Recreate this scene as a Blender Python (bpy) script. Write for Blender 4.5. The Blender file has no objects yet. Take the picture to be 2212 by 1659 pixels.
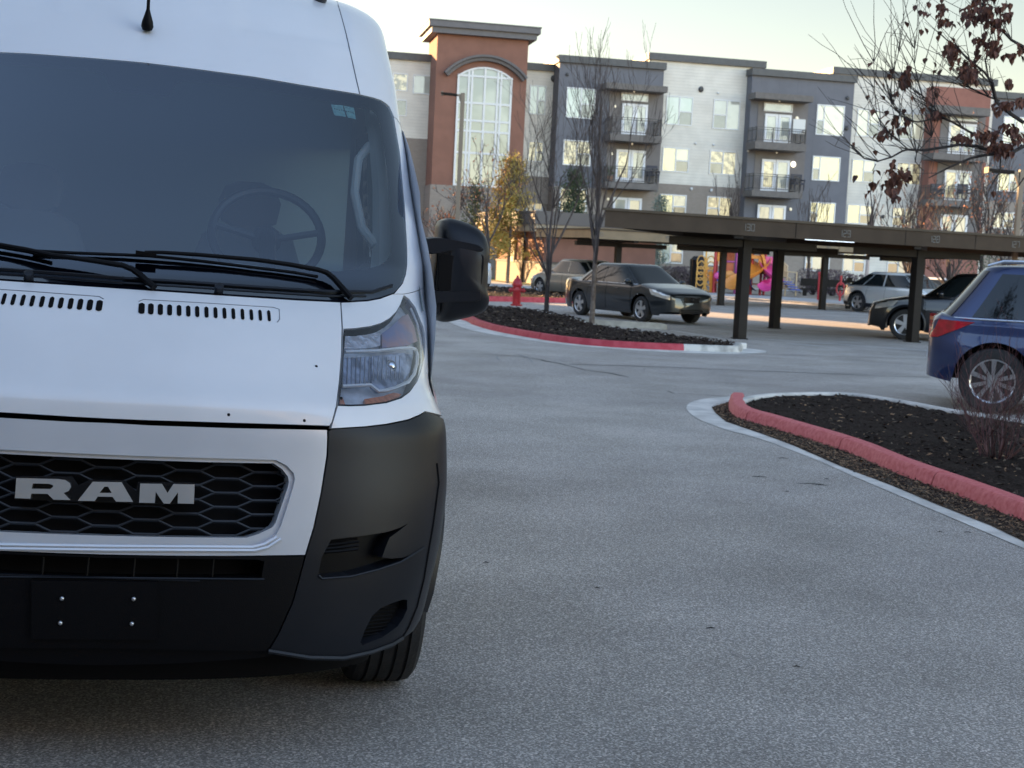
import bpy, math, random
from math import sin, cos, tan, pi, radians, sqrt, atan2, acos, hypot
from mathutils import Vector, Matrix, noise
from mathutils.geometry import delaunay_2d_cdt
random.seed(7)
sc = bpy.context.scene
col = sc.collection

# ------------------------------------------------------------------ camera
FPX = 3067.0; TH = math.atan(282.5/3067); RO = radians(2.8); EYE = 1.57
fw = Vector((0, cos(TH), -sin(TH))); up0 = Vector((0, sin(TH), cos(TH))); rt0 = Vector((1, 0, 0))
RT = rt0*cos(RO)+up0*sin(RO); UP = up0*cos(RO)-rt0*sin(RO)
cam = bpy.data.cameras.new('camera'); co = bpy.data.objects.new('camera', cam); col.objects.link(co)
M = Matrix(((RT.x, UP.x, -fw.x), (RT.y, UP.y, -fw.y), (RT.z, UP.z, -fw.z)))
co.matrix_world = Matrix.Translation((0, 0, EYE)) @ M.to_4x4()
cam.sensor_width = 36; cam.lens = FPX/2212*36; cam.clip_start = .05; cam.clip_end = 4000
cam.dof.use_dof = True; cam.dof.focus_distance = 4.6; cam.dof.aperture_fstop = 10
sc.camera = co

def ray(u, v):
    return fw+RT*((u-1106)/FPX)+UP*(-(v-829.5)/FPX)
def G(u, v, z=0.0):
    d = ray(u, v); t = (z-EYE)/d.z
    return Vector((d.x*t, d.y*t, z))
def AT(u, v, Y):
    d = ray(u, v); t = Y/d.y
    return Vector((d.x*t, Y, EYE+d.z*t))

# ------------------------------------------------------------------ mesh helpers
class MB:
    def __init__(s):
        s.v = []; s.f = []; s.mi = []; s.m = 0
    def add(s, vs, fs):
        b = len(s.v); s.v += [tuple(p) for p in vs]
        for f in fs: s.f.append(tuple(i+b for i in f)); s.mi.append(s.m)
    def box(s, x0, x1, y0, y1, z0, z1):
        s.add([(x0,y0,z0),(x1,y0,z0),(x1,y1,z0),(x0,y1,z0),(x0,y0,z1),(x1,y0,z1),(x1,y1,z1),(x0,y1,z1)],
              [(0,3,2,1),(4,5,6,7),(0,1,5,4),(1,2,6,5),(2,3,7,6),(3,0,4,7)])
    def quad(s, *p): s.add(p, [tuple(range(len(p)))])
    def prism(s, poly, f0, f1):
        n = len(poly); a = [f0(p) for p in poly]; b = [f1(p) for p in poly]
        s.add(a+b, [tuple(range(n))[::-1], tuple(range(n, 2*n))]+[(i, (i+1) % n, n+(i+1) % n, n+i) for i in range(n)])
    def obox(s, c, ax, ay, az):
        c = Vector(c); ax = Vector(ax)/2; ay = Vector(ay)/2; az = Vector(az)/2
        P = [c+i*ax+j*ay+k*az for k in (-1, 1) for j in (-1, 1) for i in (-1, 1)]
        s.add(P, [(0,2,3,1),(4,5,7,6),(0,1,5,4),(1,3,7,5),(3,2,6,7),(2,0,4,6)])
    def beam(s, p0, p1, w, h, upv=(0,0,1)):
        p0 = Vector(p0); p1 = Vector(p1); d = p1-p0; u = Vector(upv); sd = d.cross(u)
        if sd.length < 1e-6: sd = d.cross(Vector((1,0,0)))
        sd.normalize(); u = sd.cross(d).normalized()
        s.obox((p0+p1)/2, d, sd*w, u*h)
    def tube(s, pts, rad, n=8, caps=True, closed=False, flat=1.0, upv=None):
        pts = [Vector(p) for p in pts]; N = len(pts)
        if not hasattr(rad, '__len__'): rad = [rad]*N
        b = len(s.v); prev = None
        for i, p in enumerate(pts):
            if closed: t = pts[(i+1) % N]-pts[i-1]
            else: t = (pts[min(i+1, N-1)]-pts[max(i-1, 0)])
            if t.length < 1e-9: t = Vector((0,0,1))
            t.normalize()
            if prev is None:
                r = Vector(upv) if upv else (Vector((0,0,1)) if abs(t.z) < .9 else Vector((1,0,0)))
            else: r = prev
            x = t.cross(r)
            if x.length < 1e-6: x = t.cross(Vector((0.3,1,.2)))
            x.normalize(); y = x.cross(t).normalized(); prev = y
            for k in range(n):
                a = 2*pi*k/n
                s.v.append(tuple(p+x*(cos(a)*rad[i])+y*(sin(a)*rad[i]*flat)))
        M_ = N if closed else N-1
        for i in range(M_):
            for k in range(n):
                a = b+i*n+k; a2 = b+i*n+(k+1) % n; c = b+((i+1) % N)*n+k; c2 = b+((i+1) % N)*n+(k+1) % n
                s.f.append((a, a2, c2, c)); s.mi.append(s.m)
        if caps and not closed:
            s.f.append(tuple(b+k for k in range(n))[::-1]); s.mi.append(s.m)
            s.f.append(tuple(b+(N-1)*n+k for k in range(n))); s.mi.append(s.m)
    def cyl(s, p0, p1, r0, r1=None, n=16): s.tube([p0, p1], [r0, r1 if r1 is not None else r0], n)
    def rings(s, R, closed=True, cap0=False, cap1=False):
        n = len(R[0]); b = len(s.v)
        for r in R: s.v += [tuple(p) for p in r]
        for i in range(len(R)-1):
            for k in range(n if closed else n-1):
                s.f.append((b+i*n+k, b+i*n+(k+1) % n, b+(i+1)*n+(k+1) % n, b+(i+1)*n+k)); s.mi.append(s.m)
        if cap0: s.f.append(tuple(b+k for k in range(n))[::-1]); s.mi.append(s.m)
        if cap1: s.f.append(tuple(b+(len(R)-1)*n+k for k in range(n))); s.mi.append(s.m)
    def lathe(s, prof, c, axis=(0,0,1), n=20, caps=True):
        c = Vector(c); ax = Vector(axis).normalized(); x = ax.orthogonal().normalized(); y = ax.cross(x)
        R = [[c+ax*h+(x*cos(2*pi*k/n)+y*sin(2*pi*k/n))*max(r, 1e-4) for k in range(n)] for r, h in prof]
        s.rings(R, True, caps, caps)
    def sphere(s, c, r, n=10, sq=(1,1,1)):
        c = Vector(c)
        R = []
        for i in range(n+1):
            a = pi*i/n-pi/2
            R.append([c+Vector((cos(a)*cos(2*pi*k/(2*n))*r*sq[0], cos(a)*sin(2*pi*k/(2*n))*r*sq[1], sin(a)*r*sq[2])) for k in range(2*n)])
        s.rings(R, True, True, True)
    def build(s, name, mats, parent=None, smooth=False, bevel=0, loc=None, auto=None):
        me = bpy.data.meshes.new(name)
        me.from_pydata(s.v, [], s.f); me.update()
        if not isinstance(mats, (list, tuple)): mats = [mats]
        for m in mats: me.materials.append(m)
        if len(mats) > 1:
            for p, i in zip(me.polygons, s.mi): p.material_index = i
        if smooth:
            me.polygons.foreach_set('use_smooth', [True]*len(me.polygons))
            if smooth != 'all': me.set_sharp_from_angle(angle=radians(smooth if smooth is not True else 40))
        o = bpy.data.objects.new(name, me); col.objects.link(o)
        if parent is not None: o.parent = parent
        if loc is not None: o.location = loc
        if bevel:
            b = o.modifiers.new('b', 'BEVEL'); b.width = bevel; b.segments = 2; b.limit_method = 'ANGLE'; b.angle_limit = radians(40)
        return o

def tag(o, label=None, cat=None, group=None, kind=None):
    if label: o['label'] = label
    if cat: o['category'] = cat
    if group: o['group'] = group
    if kind: o['kind'] = kind
    return o
def empty(name, loc=(0,0,0), rz=0.0, sc_=1.0):
    o = bpy.data.objects.new(name, None); col.objects.link(o)
    o.location = loc; o.rotation_euler = (0, 0, rz); o.scale = (sc_,)*3; o.empty_display_size = .2
    return o
def kids(o): return [c for c in bpy.data.objects if c.parent == o]
def copy_tree(o, parent=None):
    c = o.copy(); col.objects.link(c)
    if parent: c.parent = parent
    for ch in kids(o): copy_tree(ch, c)
    return c
def lerp(a, b, t): return a+(b-a)*t
def tab(t, z):
    if z <= t[0][0]: return t[0][1]
    for i in range(len(t)-1):
        if z <= t[i+1][0]:
            return lerp(t[i][1], t[i+1][1], (z-t[i][0])/(t[i+1][0]-t[i][0]))
    return t[-1][1]
def stab(t, z):
    # smooth (monotone-ish hermite) interpolation of a table
    if z <= t[0][0]: return t[0][1]
    if z >= t[-1][0]: return t[-1][1]
    for i in range(len(t)-1):
        if z <= t[i+1][0]:
            x0, y0 = t[i]; x1, y1 = t[i+1]
            d = (y1-y0)/(x1-x0)
            m0 = ((y1-t[i-1][1])/(x1-t[i-1][0])) if i > 0 else d
            m1 = ((t[i+2][1]-y0)/(t[i+2][0]-x0)) if i+2 < len(t) else d
            h = x1-x0; u = (z-x0)/h
            return (2*u**3-3*u**2+1)*y0+(u**3-2*u**2+u)*h*m0+(-2*u**3+3*u**2)*y1+(u**3-u**2)*h*m1
def crom(P, step, closed=False):
    P = [Vector(p) for p in P]; n = len(P); out = []
    for i in range(n if closed else n-1):
        if closed: a, b, c, d = P[i-1], P[i], P[(i+1) % n], P[(i+2) % n]
        else: a, b, c, d = P[max(i-1, 0)], P[i], P[i+1], P[min(i+2, n-1)]
        k = max(1, int((c-b).length/step))
        for j in range(k):
            t = j/k
            out.append(.5*((2*b)+(c-a)*t+(2*a-5*b+4*c-d)*t*t+(3*b-a-3*c+d)*t**3))
    if not closed: out.append(P[-1])
    return out

# ------------------------------------------------------------------ materials
def mat(name, color, rough=.6, metal=0, coat=0, var=0, vscale=4, bump=0, bscale=60, spec=.5, emis=None, estr=0, trans=0, alpha=1, coatr=.05, detail=6, vcol=None, vlo=.4, vhi=.6):
    m = bpy.data.materials.new(name); m.use_nodes = True; nt = m.node_tree; N = nt.nodes; L = nt.links
    p = N['Principled BSDF']
    c = (*color, 1) if len(color) == 3 else color
    p.inputs['Base Color'].default_value = c
    p.inputs['Roughness'].default_value = rough; p.inputs['Metallic'].default_value = metal
    p.inputs['Coat Weight'].default_value = coat; p.inputs['Coat Roughness'].default_value = coatr
    p.inputs['Specular IOR Level'].default_value = spec
    p.inputs['Transmission Weight'].default_value = trans
    if emis: p.inputs['Emission Color'].default_value = (*emis, 1); p.inputs['Emission Strength'].default_value = estr
    tc = N.new('ShaderNodeTexCoord')
    if var or vcol:
        no = N.new('ShaderNodeTexNoise'); no.inputs['Scale'].default_value = vscale; no.inputs['Detail'].default_value = detail
        L.new(tc.outputs['Object'], no.inputs['Vector'])
        r = N.new('ShaderNodeValToRGB'); L.new(no.outputs['Fac'], r.inputs['Fac'])
        r.color_ramp.elements[0].position = vlo; r.color_ramp.elements[1].position = vhi
        if vcol: a = c; b = (*vcol, 1)
        else: a = tuple(x*(1-var) for x in c[:3])+(1,); b = tuple(min(1, x*(1+var)) for x in c[:3])+(1,)
        r.color_ramp.elements[0].color = a; r.color_ramp.elements[1].color = b
        L.new(r.outputs['Color'], p.inputs['Base Color'])
        m['ramp'] = r.name
    if bump:
        n2 = N.new('ShaderNodeTexNoise'); n2.inputs['Scale'].default_value = bscale; n2.inputs['Detail'].default_value = 4
        L.new(tc.outputs['Object'], n2.inputs['Vector'])
        b = N.new('ShaderNodeBump'); b.inputs['Strength'].default_value = bump; b.inputs['Distance'].default_value = .01
        L.new(n2.outputs['Fac'], b.inputs['Height']); L.new(b.outputs['Normal'], p.inputs['Normal'])
    return m
def nodes(m): return m.node_tree.nodes, m.node_tree.links, m.node_tree.nodes['Principled BSDF']

def asphalt_mat():
    m = mat('asphalt', (.11,.115,.12), .88, spec=.3); N, L, p = nodes(m)
    tc = [n for n in N if n.type == 'TEX_COORD'][0]
    n1 = N.new('ShaderNodeTexNoise'); n1.inputs['Scale'].default_value = 95; n1.inputs['Detail'].default_value = 5; n1.inputs['Roughness'].default_value = .75
    n2 = N.new('ShaderNodeTexNoise'); n2.inputs['Scale'].default_value = .9; n2.inputs['Detail'].default_value = 6
    vo = N.new('ShaderNodeTexVoronoi'); vo.inputs['Scale'].default_value = 75
    n4 = N.new('ShaderNodeTexNoise'); n4.inputs['Scale'].default_value = 210; n4.inputs['Detail'].default_value = 3
    for n in (n1, n2, vo, n4): L.new(tc.outputs['Object'], n.inputs['Vector'])
    r1 = N.new('ShaderNodeValToRGB'); L.new(n1.outputs['Fac'], r1.inputs['Fac'])
    e = r1.color_ramp.elements; e[0].position = .38; e[0].color = (.26,.236,.208,1); e[0].position = .36; e[1].position = .66; e[1].color = (.66,.60,.53,1)
    r2 = N.new('ShaderNodeValToRGB'); L.new(n2.outputs['Fac'], r2.inputs['Fac'])
    e = r2.color_ramp.elements; e[0].position = .3; e[0].color = (.80,.80,.80,1); e[1].position = .7; e[1].color = (1.1,1.1,1.12,1)
    mx = N.new('ShaderNodeMix'); mx.data_type = 'RGBA'; mx.blend_type = 'MULTIPLY'; mx.inputs['Factor'].default_value = 1
    L.new(r1.outputs['Color'], mx.inputs['A']); L.new(r2.outputs['Color'], mx.inputs['B'])
    n5 = N.new('ShaderNodeTexNoise'); n5.inputs['Scale'].default_value = .16; n5.inputs['Detail'].default_value = 8; n5.inputs['Distortion'].default_value = 1.5; L.new(tc.outputs['Object'], n5.inputs['Vector'])
    r5 = N.new('ShaderNodeValToRGB'); L.new(n5.outputs['Fac'], r5.inputs['Fac']); e = r5.color_ramp.elements
    e[0].position = .36; e[0].color = (.84,.84,.85,1); e[1].position = .62; e[1].color = (1.06,1.06,1.05,1)
    m5 = N.new('ShaderNodeMix'); m5.data_type = 'RGBA'; m5.blend_type = 'MULTIPLY'; m5.inputs['Factor'].default_value = 1
    L.new(mx.outputs['Result'], m5.inputs['A']); L.new(r5.outputs['Color'], m5.inputs['B']); mx = m5
    # aggregate: every small stone has its own grey
    va = N.new('ShaderNodeTexVoronoi'); va.inputs['Scale'].default_value = 150; L.new(tc.outputs['Object'], va.inputs['Vector'])
    sa = N.new('ShaderNodeSeparateColor'); L.new(va.outputs['Color'], sa.inputs[0])
    ra = N.new('ShaderNodeValToRGB'); L.new(sa.outputs[1], ra.inputs['Fac'])
    e = ra.color_ramp.elements; e[0].position = 0; e[0].color = (.58,.58,.58,1); e[1].position = 1; e[1].color = (1.58,1.58,1.58,1)
    el = e.new(.62); el.color = (.86,.86,.86,1)
    ma = N.new('ShaderNodeMix'); ma.data_type = 'RGBA'; ma.blend_type = 'MULTIPLY'; ma.inputs['Factor'].default_value = 1
    L.new(mx.outputs['Result'], ma.inputs['A']); L.new(ra.outputs['Color'], ma.inputs['B'])
    # pale stone chips
    r3 = N.new('ShaderNodeValToRGB'); L.new(vo.outputs['Distance'], r3.inputs['Fac'])
    e = r3.color_ramp.elements; e[0].position = .12; e[0].color = (1,1,1,1); e[1].position = .26; e[1].color = (0,0,0,1)
    th = N.new('ShaderNodeMath'); th.operation = 'GREATER_THAN'; th.inputs[1].default_value = .66
    sp = N.new('ShaderNodeSeparateColor'); L.new(vo.outputs['Color'], sp.inputs[0]); L.new(sp.outputs[0], th.inputs[0])
    mu = N.new('ShaderNodeMath'); mu.operation = 'MULTIPLY'; L.new(r3.outputs['Color'], mu.inputs[0]); L.new(th.outputs[0], mu.inputs[1])
    m2 = N.new('ShaderNodeMix'); m2.data_type = 'RGBA'; L.new(mu.outputs[0], m2.inputs['Factor'])
    L.new(ma.outputs['Result'], m2.inputs['A']); m2.inputs['B'].default_value = (.60,.58,.55,1)
    L.new(m2.outputs['Result'], p.inputs['Base Color'])
    b = N.new('ShaderNodeBump'); b.inputs['Strength'].default_value = .25; b.inputs['Distance'].default_value = .006
    ad = N.new('ShaderNodeMath'); L.new(sa.outputs[1], ad.inputs[0]); L.new(n4.outputs['Fac'], ad.inputs[1])
    L.new(ad.outputs[0], b.inputs['Height']); L.new(b.outputs['Normal'], p.inputs['Normal'])
    return m
def lap_mat(name, color, step, depth=.5, dark=.72, axis='Z', rough=.6, line=.14, var=.05):
    # horizontal boards (or vertical battens) as a periodic groove
    m = mat(name, color, rough, var=var, vscale=1.2); N, L, p = nodes(m)
    tc = [n for n in N if n.type == 'TEX_COORD'][0]; sx = N.new('ShaderNodeSeparateXYZ'); L.new(tc.outputs['Object'], sx.inputs[0])
    d = N.new('ShaderNodeMath'); d.operation = 'DIVIDE'; d.inputs[1].default_value = step; L.new(sx.outputs[axis], d.inputs[0])
    fr = N.new('ShaderNodeMath'); fr.operation = 'FRACT'; L.new(d.outputs[0], fr.inputs[0])
    r = N.new('ShaderNodeValToRGB'); e = r.color_ramp.elements; L.new(fr.outputs[0], r.inputs['Fac'])
    e[0].position = 0; e[0].color = (dark,)*3+(1,); e[1].position = line; e[1].color = (1,1,1,1)
    mx = N.new('ShaderNodeMix'); mx.data_type = 'RGBA'; mx.blend_type = 'MULTIPLY'; mx.inputs['Factor'].default_value = 1
    src = N[m['ramp']].outputs['Color']
    L.new(src, mx.inputs['A']); L.new(r.outputs['Color'], mx.inputs['B']); L.new(mx.outputs['Result'], p.inputs['Base Color'])
    b = N.new('ShaderNodeBump'); b.inputs['Strength'].default_value = depth; b.inputs['Distance'].default_value = .02
    L.new(fr.outputs[0], b.inputs['Height']); L.new(b.outputs['Normal'], p.inputs['Normal'])
    return m
def brick_mat(name, c1, c2, mortar, sc_=4.0):
    m = mat(name, c1, .85); N, L, p = nodes(m)
    tc = [n for n in N if n.type == 'TEX_COORD'][0]; mp = N.new('ShaderNodeMapping'); mp.inputs['Rotation'].default_value = (radians(90), 0, 0)
    L.new(tc.outputs['Object'], mp.inputs['Vector'])
    b = N.new('ShaderNodeTexBrick'); b.inputs['Scale'].default_value = sc_; b.inputs['Mortar Size'].default_value = .012
    b.inputs['Color1'].default_value = (*c1, 1); b.inputs['Color2'].default_value = (*c2, 1); b.inputs['Mortar'].default_value = (*mortar, 1)
    L.new(mp.outputs['Vector'], b.inputs['Vector']); L.new(b.outputs['Color'], p.inputs['Base Color'])
    return m
def glassy(name, tint, gloss=.12, alpha=.5, rough=.02, refl=(1,1,1)):
    # thin sheet of glass: tinted see-through plus a mirror-like sheet reflection
    m = bpy.data.materials.new(name); m.use_nodes = True; N = m.node_tree.nodes; L = m.node_tree.links
    N.clear(); o = N.new('ShaderNodeOutputMaterial')
    t = N.new('ShaderNodeBsdfTransparent'); t.inputs[0].default_value = (*tint, 1)
    g = N.new('ShaderNodeBsdfGlossy'); g.inputs['Roughness'].default_value = rough; g.inputs[0].default_value = (*refl, 1)
    fr = N.new('ShaderNodeFresnel'); fr.inputs[0].default_value = 1.5
    mu = N.new('ShaderNodeMath'); mu.operation = 'MULTIPLY_ADD'; mu.inputs[1].default_value = 1.6; mu.inputs[2].default_value = gloss
    mu.use_clamp = True
    L.new(fr.outputs[0], mu.inputs[0]); mx = N.new('ShaderNodeMixShader')
    L.new(mu.outputs[0], mx.inputs[0]); L.new(t.outputs[0], mx.inputs[1]); L.new(g.outputs[0], mx.inputs[2]); L.new(mx.outputs[0], o.inputs[0])
    return m
def pane_mat(name, c1, c2, scale=1.5, estr=0.0, rough=.06, gl=.5):
    # window pane whose colours mostly stand in for reflected sky and trees
    m = mat(name, c1, rough, vcol=c2, vscale=scale, vlo=.42, vhi=.58, spec=gl, coat=1, coatr=.02, detail=3); N, L, p = nodes(m)
    if estr:
        L.new(N[m['ramp']].outputs['Color'], p.inputs['Emission Color']); p.inputs['Emission Strength'].default_value = estr
    return m

MT = {}
def mk():
    D = MT
    D['asphalt'] = asphalt_mat()
    D['white_paint'] = mat('white_paint', (.78,.79,.81), .35, coat=.9, coatr=.06, var=.03, vscale=2.2)
    D['silver_paint'] = mat('silver_paint', (.66,.68,.72), .30, metal=.2, coat=.8, var=.02, vscale=5)
    D['trim'] = mat('black_plastic', (.010,.0118,.0165), .36, bump=.08, bscale=500, spec=.28, var=.12, vscale=3)
    D['trim_dark'] = mat('dark_plastic', (.003,.003,.004), .5, bump=.1, bscale=300, spec=.15)
    D['gloss_black'] = mat('gloss_black', (.008,.009,.012), .18, spec=.6)
    D['black'] = mat('shadow_black', (.006,.006,.007), .9, spec=.1)
    D['chrome'] = mat('chrome', (.75,.76,.78), .06, metal=1)
    D['rubber'] = mat('rubber', (.018,.018,.019), .8, bump=.3, bscale=90, var=.15, vscale=30)
    D['alloy'] = mat('alloy', (.62,.63,.65), .28, metal=.9)
    D['alloy_dark'] = mat('alloy_dark', (.12,.12,.13), .4, metal=.7)
    D['frit'] = mat('glass_frit', (.004,.004,.010), .9, spec=.05)
    D['windscreen'] = glassy('windscreen_glass', (.72,.78,.79), .15, refl=(.78,.88,1.0), rough=.03)
    D['lens'] = glassy('lamp_lens', (.93,.95,.97), .05)
    D['carglass'] = mat('car_glass', (.008,.011,.012), .05, spec=.45, coat=.4, coatr=.02)
    D['concrete'] = mat('concrete', (.60,.57,.52), .85, var=.16, vscale=3, bump=.2, bscale=40)
    D['concrete_dirty'] = mat('concrete_dirty', (.44,.42,.38), .9, var=.3, vscale=5, bump=.3, bscale=30)
    D['redkerb'] = mat('red_kerb_paint', (.38,.03,.045), .7, vcol=(.46,.06,.075), vscale=6, bump=.1, bscale=45)
    D['redkerb2'] = mat('faded_red_kerb_paint', (.50,.085,.09), .75, vcol=(.68,.20,.195), vscale=26, bump=.15, bscale=80, vlo=.3, vhi=.75, detail=9)
    D['redhyd'] = mat('hydrant_red', (.42,.012,.02), .4, var=.12, vscale=12, coat=.2)
    D['soil'] = mat('mulch_soil', (.018,.013,.010), .95, spec=.08, vcol=(.036,.026,.021), vscale=35, bump=.9, bscale=60)
    D['chipA'] = mat('mulch_chip', (.020,.014,.012), .9, spec=.12, vcol=(.05,.036,.03), vscale=8)
    D['chipB'] = mat('mulch_chip_pale', (.11,.08,.055), .9, var=.4, vscale=5)
    D['leafA'] = mat('dead_leaf', (.17,.095,.05), .8, vcol=(.32,.20,.11), vscale=6)
    D['paintline'] = mat('road_paint', (.60,.60,.58), .8, var=.2, vscale=9)
    D['bark'] = mat('bark', (.10,.075,.062), .9, vcol=(.17,.14,.12), vscale=14, bump=.5, bscale=40)
    D['bark_dark'] = mat('bark_dark', (.035,.028,.025), .9, var=.3, vscale=18, bump=.5, bscale=40)
    D['twig'] = mat('twig', (.065,.050,.045), .9, var=.25, vscale=5)
    D['brownleaf'] = mat('brown_leaf', (.060,.020,.012), .75, vcol=(.15,.055,.03), vscale=14)
    D['steel_brown'] = mat('painted_steel', (.050,.036,.026), .6, spec=.12, var=.1, vscale=2)
    D['steel_dark'] = mat('painted_steel_dark', (.020,.017,.015), .6, spec=.12, var=.1, vscale=2)
    D['roofdeck'] = mat('roof_deck', (.07,.055,.04), .6, spec=.15, var=.1, vscale=1)
mk()
# ================================================================== VAN
VK = 1.047; VPSI = radians(13.4); VROLL = radians(1.6)     # the van leans slightly on the uneven lot
VO = Vector((-1.129, 3.87, .025)); VR = Matrix.Rotation(VPSI, 3, 'Z') @ Matrix.Rotation(VROLL, 3, 'Y'); VRI = VR.transposed()
van = empty('cargo_van', VO, VPSI, VK); van.rotation_euler = (0, VROLL, VPSI)
tag(van, 'large white high-roof cargo van seen head-on, black bumper and chrome lettering on its grille', 'van')
def vloc(p):
    return VRI @ ((Vector(p)-VO)/VK)
VL0 = vloc((0, 0, EYE))
def vray(u, v):
    return VRI @ ray(u, v)
T_S0 = [(.1,.13),(.15,.08),(.25,.03),(.4,.0),(.6,.0),(.75,.015),(.9,.035),(.98,.045),(1.04,.058),(1.056,.074),(1.1,.135),(1.2,.25),(1.28,.36),(1.34,.48),(1.4,.55),(1.6,.755),(1.8,.955),(2.08,1.22),(2.15,1.29),(2.3,1.46),(2.4,1.62),(2.47,1.80),(2.5,1.92)]
T_W = [(.1,.88),(.321,.926),(.376,.951),(.489,.972),(.566,.987),(.659,.999),(.766,1.007),(.895,1.002),(.961,.995),(.992,.984),(1.042,.960),(1.07,.952),(1.127,.956),(1.202,.961),(1.279,.969),(1.359,.971),(1.503,.960),(1.639,.949),(1.731,.942),(1.858,.934),(1.95,.924),(2.149,.910),(2.273,.902),(2.363,.898),(2.41,.882),(2.45,.85),(2.48,.80),(2.5,.74)]
T_D = [(0,.5),(.95,.55),(1.1,.6),(1.3,.55),(1.45,.4),(2.1,.35),(2.5,.5)]
T_N = [(0,2.6),(1.2,2.6),(1.5,2.4),(2.5,2.6)]
def sm(a, b, x):
    t = max(0, min(1, (x-a)/(b-a))); return t*t*(3-2*t)
def relief(x, z):
    r = 0; ax = abs(x)
    # pressed panels in the roof front
    r += .014*sm(.30,.345,ax)*(1-sm(.70,.745,ax))*sm(2.20,2.245,z)
    return r
def VS(f, z, off=0.0):
    # front surface: f = plan angle (-pi/2..pi/2, beyond = straight side), z = height
    W = stab(T_W, z); D = tab(T_D, z); n = tab(T_N, z); s0 = stab(T_S0, z); a = abs(f); sg = 1 if f >= 0 else -1
    if a >= pi/2: return Vector((sg*W, s0+D+(a-pi/2)*.9, z))
    x = W*sin(a)**(2/n); s = s0+D*(1-cos(a)**(2/n))+relief(x, z)
    return Vector((sg*x, s, z))
def VN(f, z):
    e = .012; a = max(abs(f), .02)*(1 if f >= 0 else -1)
    z = min(z, 2.49)
    du = VS(a+e, z)-VS(a-e, z); dv = VS(a, z+e)-VS(a, z-e)
    n = du.cross(dv)
    if abs(f) < .02: n.x = 0
    if n.length < 1e-9: n = Vector((0, -1, 0))
    n.normalize()
    if n.y > .3 and abs(f) < 1.3: n = -n
    return n
def VP(f, z, off=0.0):
    p = VS(f, z)
    return p+VN(f, z)*off if off else p
_hc = {}
def hit(u, v):
    if (u, v) in _hc: return _hc[(u, v)]
    d = vray(u, v); prev = None; best = None
    def F(s):
        t = (s-VL0.y)/d.y; x = VL0.x+d.x*t; z = VL0.z+d.z*t
        z = min(2.5, max(.1, z)); W = stab(T_W, z); D = tab(T_D, z); n = tab(T_N, z); s0 = stab(T_S0, z)
        r = abs(x)/W
        if r >= 1: return None, x, z, r, n
        return s-(s0+D*(1-(1-r**n)**(1/n))+relief(x, z)), x, z, r, n
    s = -.1; res = None
    while s < 2.6:
        q = F(s)
        if q[0] is not None and q[0] >= 0:
            a, b = s-.012, s
            for _ in range(18):
                m_ = (a+b)/2; qq = F(m_)
                if qq[0] is None or qq[0] < 0: a = m_
                else: b = m_
            q = F(b); sg = 1 if q[1] >= 0 else -1
            res = (sg*math.asin(min(1, q[3]**(q[4]/2))), q[2]); break
        if q[0] is not None and (best is None or -q[0] < best[0]):
            best = (-q[0], q[1], q[2], q[3], q[4])
        s += .012
    if res is None:
        if best is None: q = F(1.0); res = (pi/2*(1 if q[1] > 0 else -1), q[2])
        else: res = ((1 if best[1] > 0 else -1)*math.asin(min(1, best[3]**(best[4]/2))), best[2])
    _hc[(u, v)] = res
    return res
PS = .9
def spec(p):
    if p[0] == 'c': return (0.0, hit(p[1], p[2])[1])
    if p[0] == 'cz': return (0.0, p[1])
    if p[0] == 's': return (pi/2, p[1])
    if p[0] == 'p': return (p[1], p[2])
    return hit(*p)
def dens(P, closed=True):
    out = []; n = len(P)
    for i in range(n if closed else n-1):
        a, b = P[i], P[(i+1) % n]
        if isinstance(a[0], str) or isinstance(b[0], str):
            a2, b2 = spec(a), spec(b); k = max(1, int(hypot((a2[0]-b2[0])*PS, a2[1]-b2[1])/.02))
            out += [(lerp(a2[0], b2[0], j/k), lerp(a2[1], b2[1], j/k)) for j in range(k)]
        else:
            k = max(1, int(hypot(a[0]-b[0], a[1]-b[1])/14))
            out += [hit(round(lerp(a[0], b[0], j/k), 2), round(lerp(a[1], b[1], j/k), 2)) for j in range(k)]
    if not closed: out.append(spec(P[-1]))
    return out
def half(P):
    h = dens(P, False); h[0] = (0.0, h[0][1]); h[-1] = (0.0, h[-1][1])
    return h+[(-f, z) for f, z in h[-2:0:-1]]
def inside(q, poly):
    x, y = q; c = False; n = len(poly)
    for i in range(n):
        x1, y1 = poly[i]; x2, y2 = poly[(i+1) % n]
        if (y1 > y) != (y2 > y) and x < (x2-x1)*(y-y1)/(y2-y1)+x1: c = not c
    return c
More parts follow.
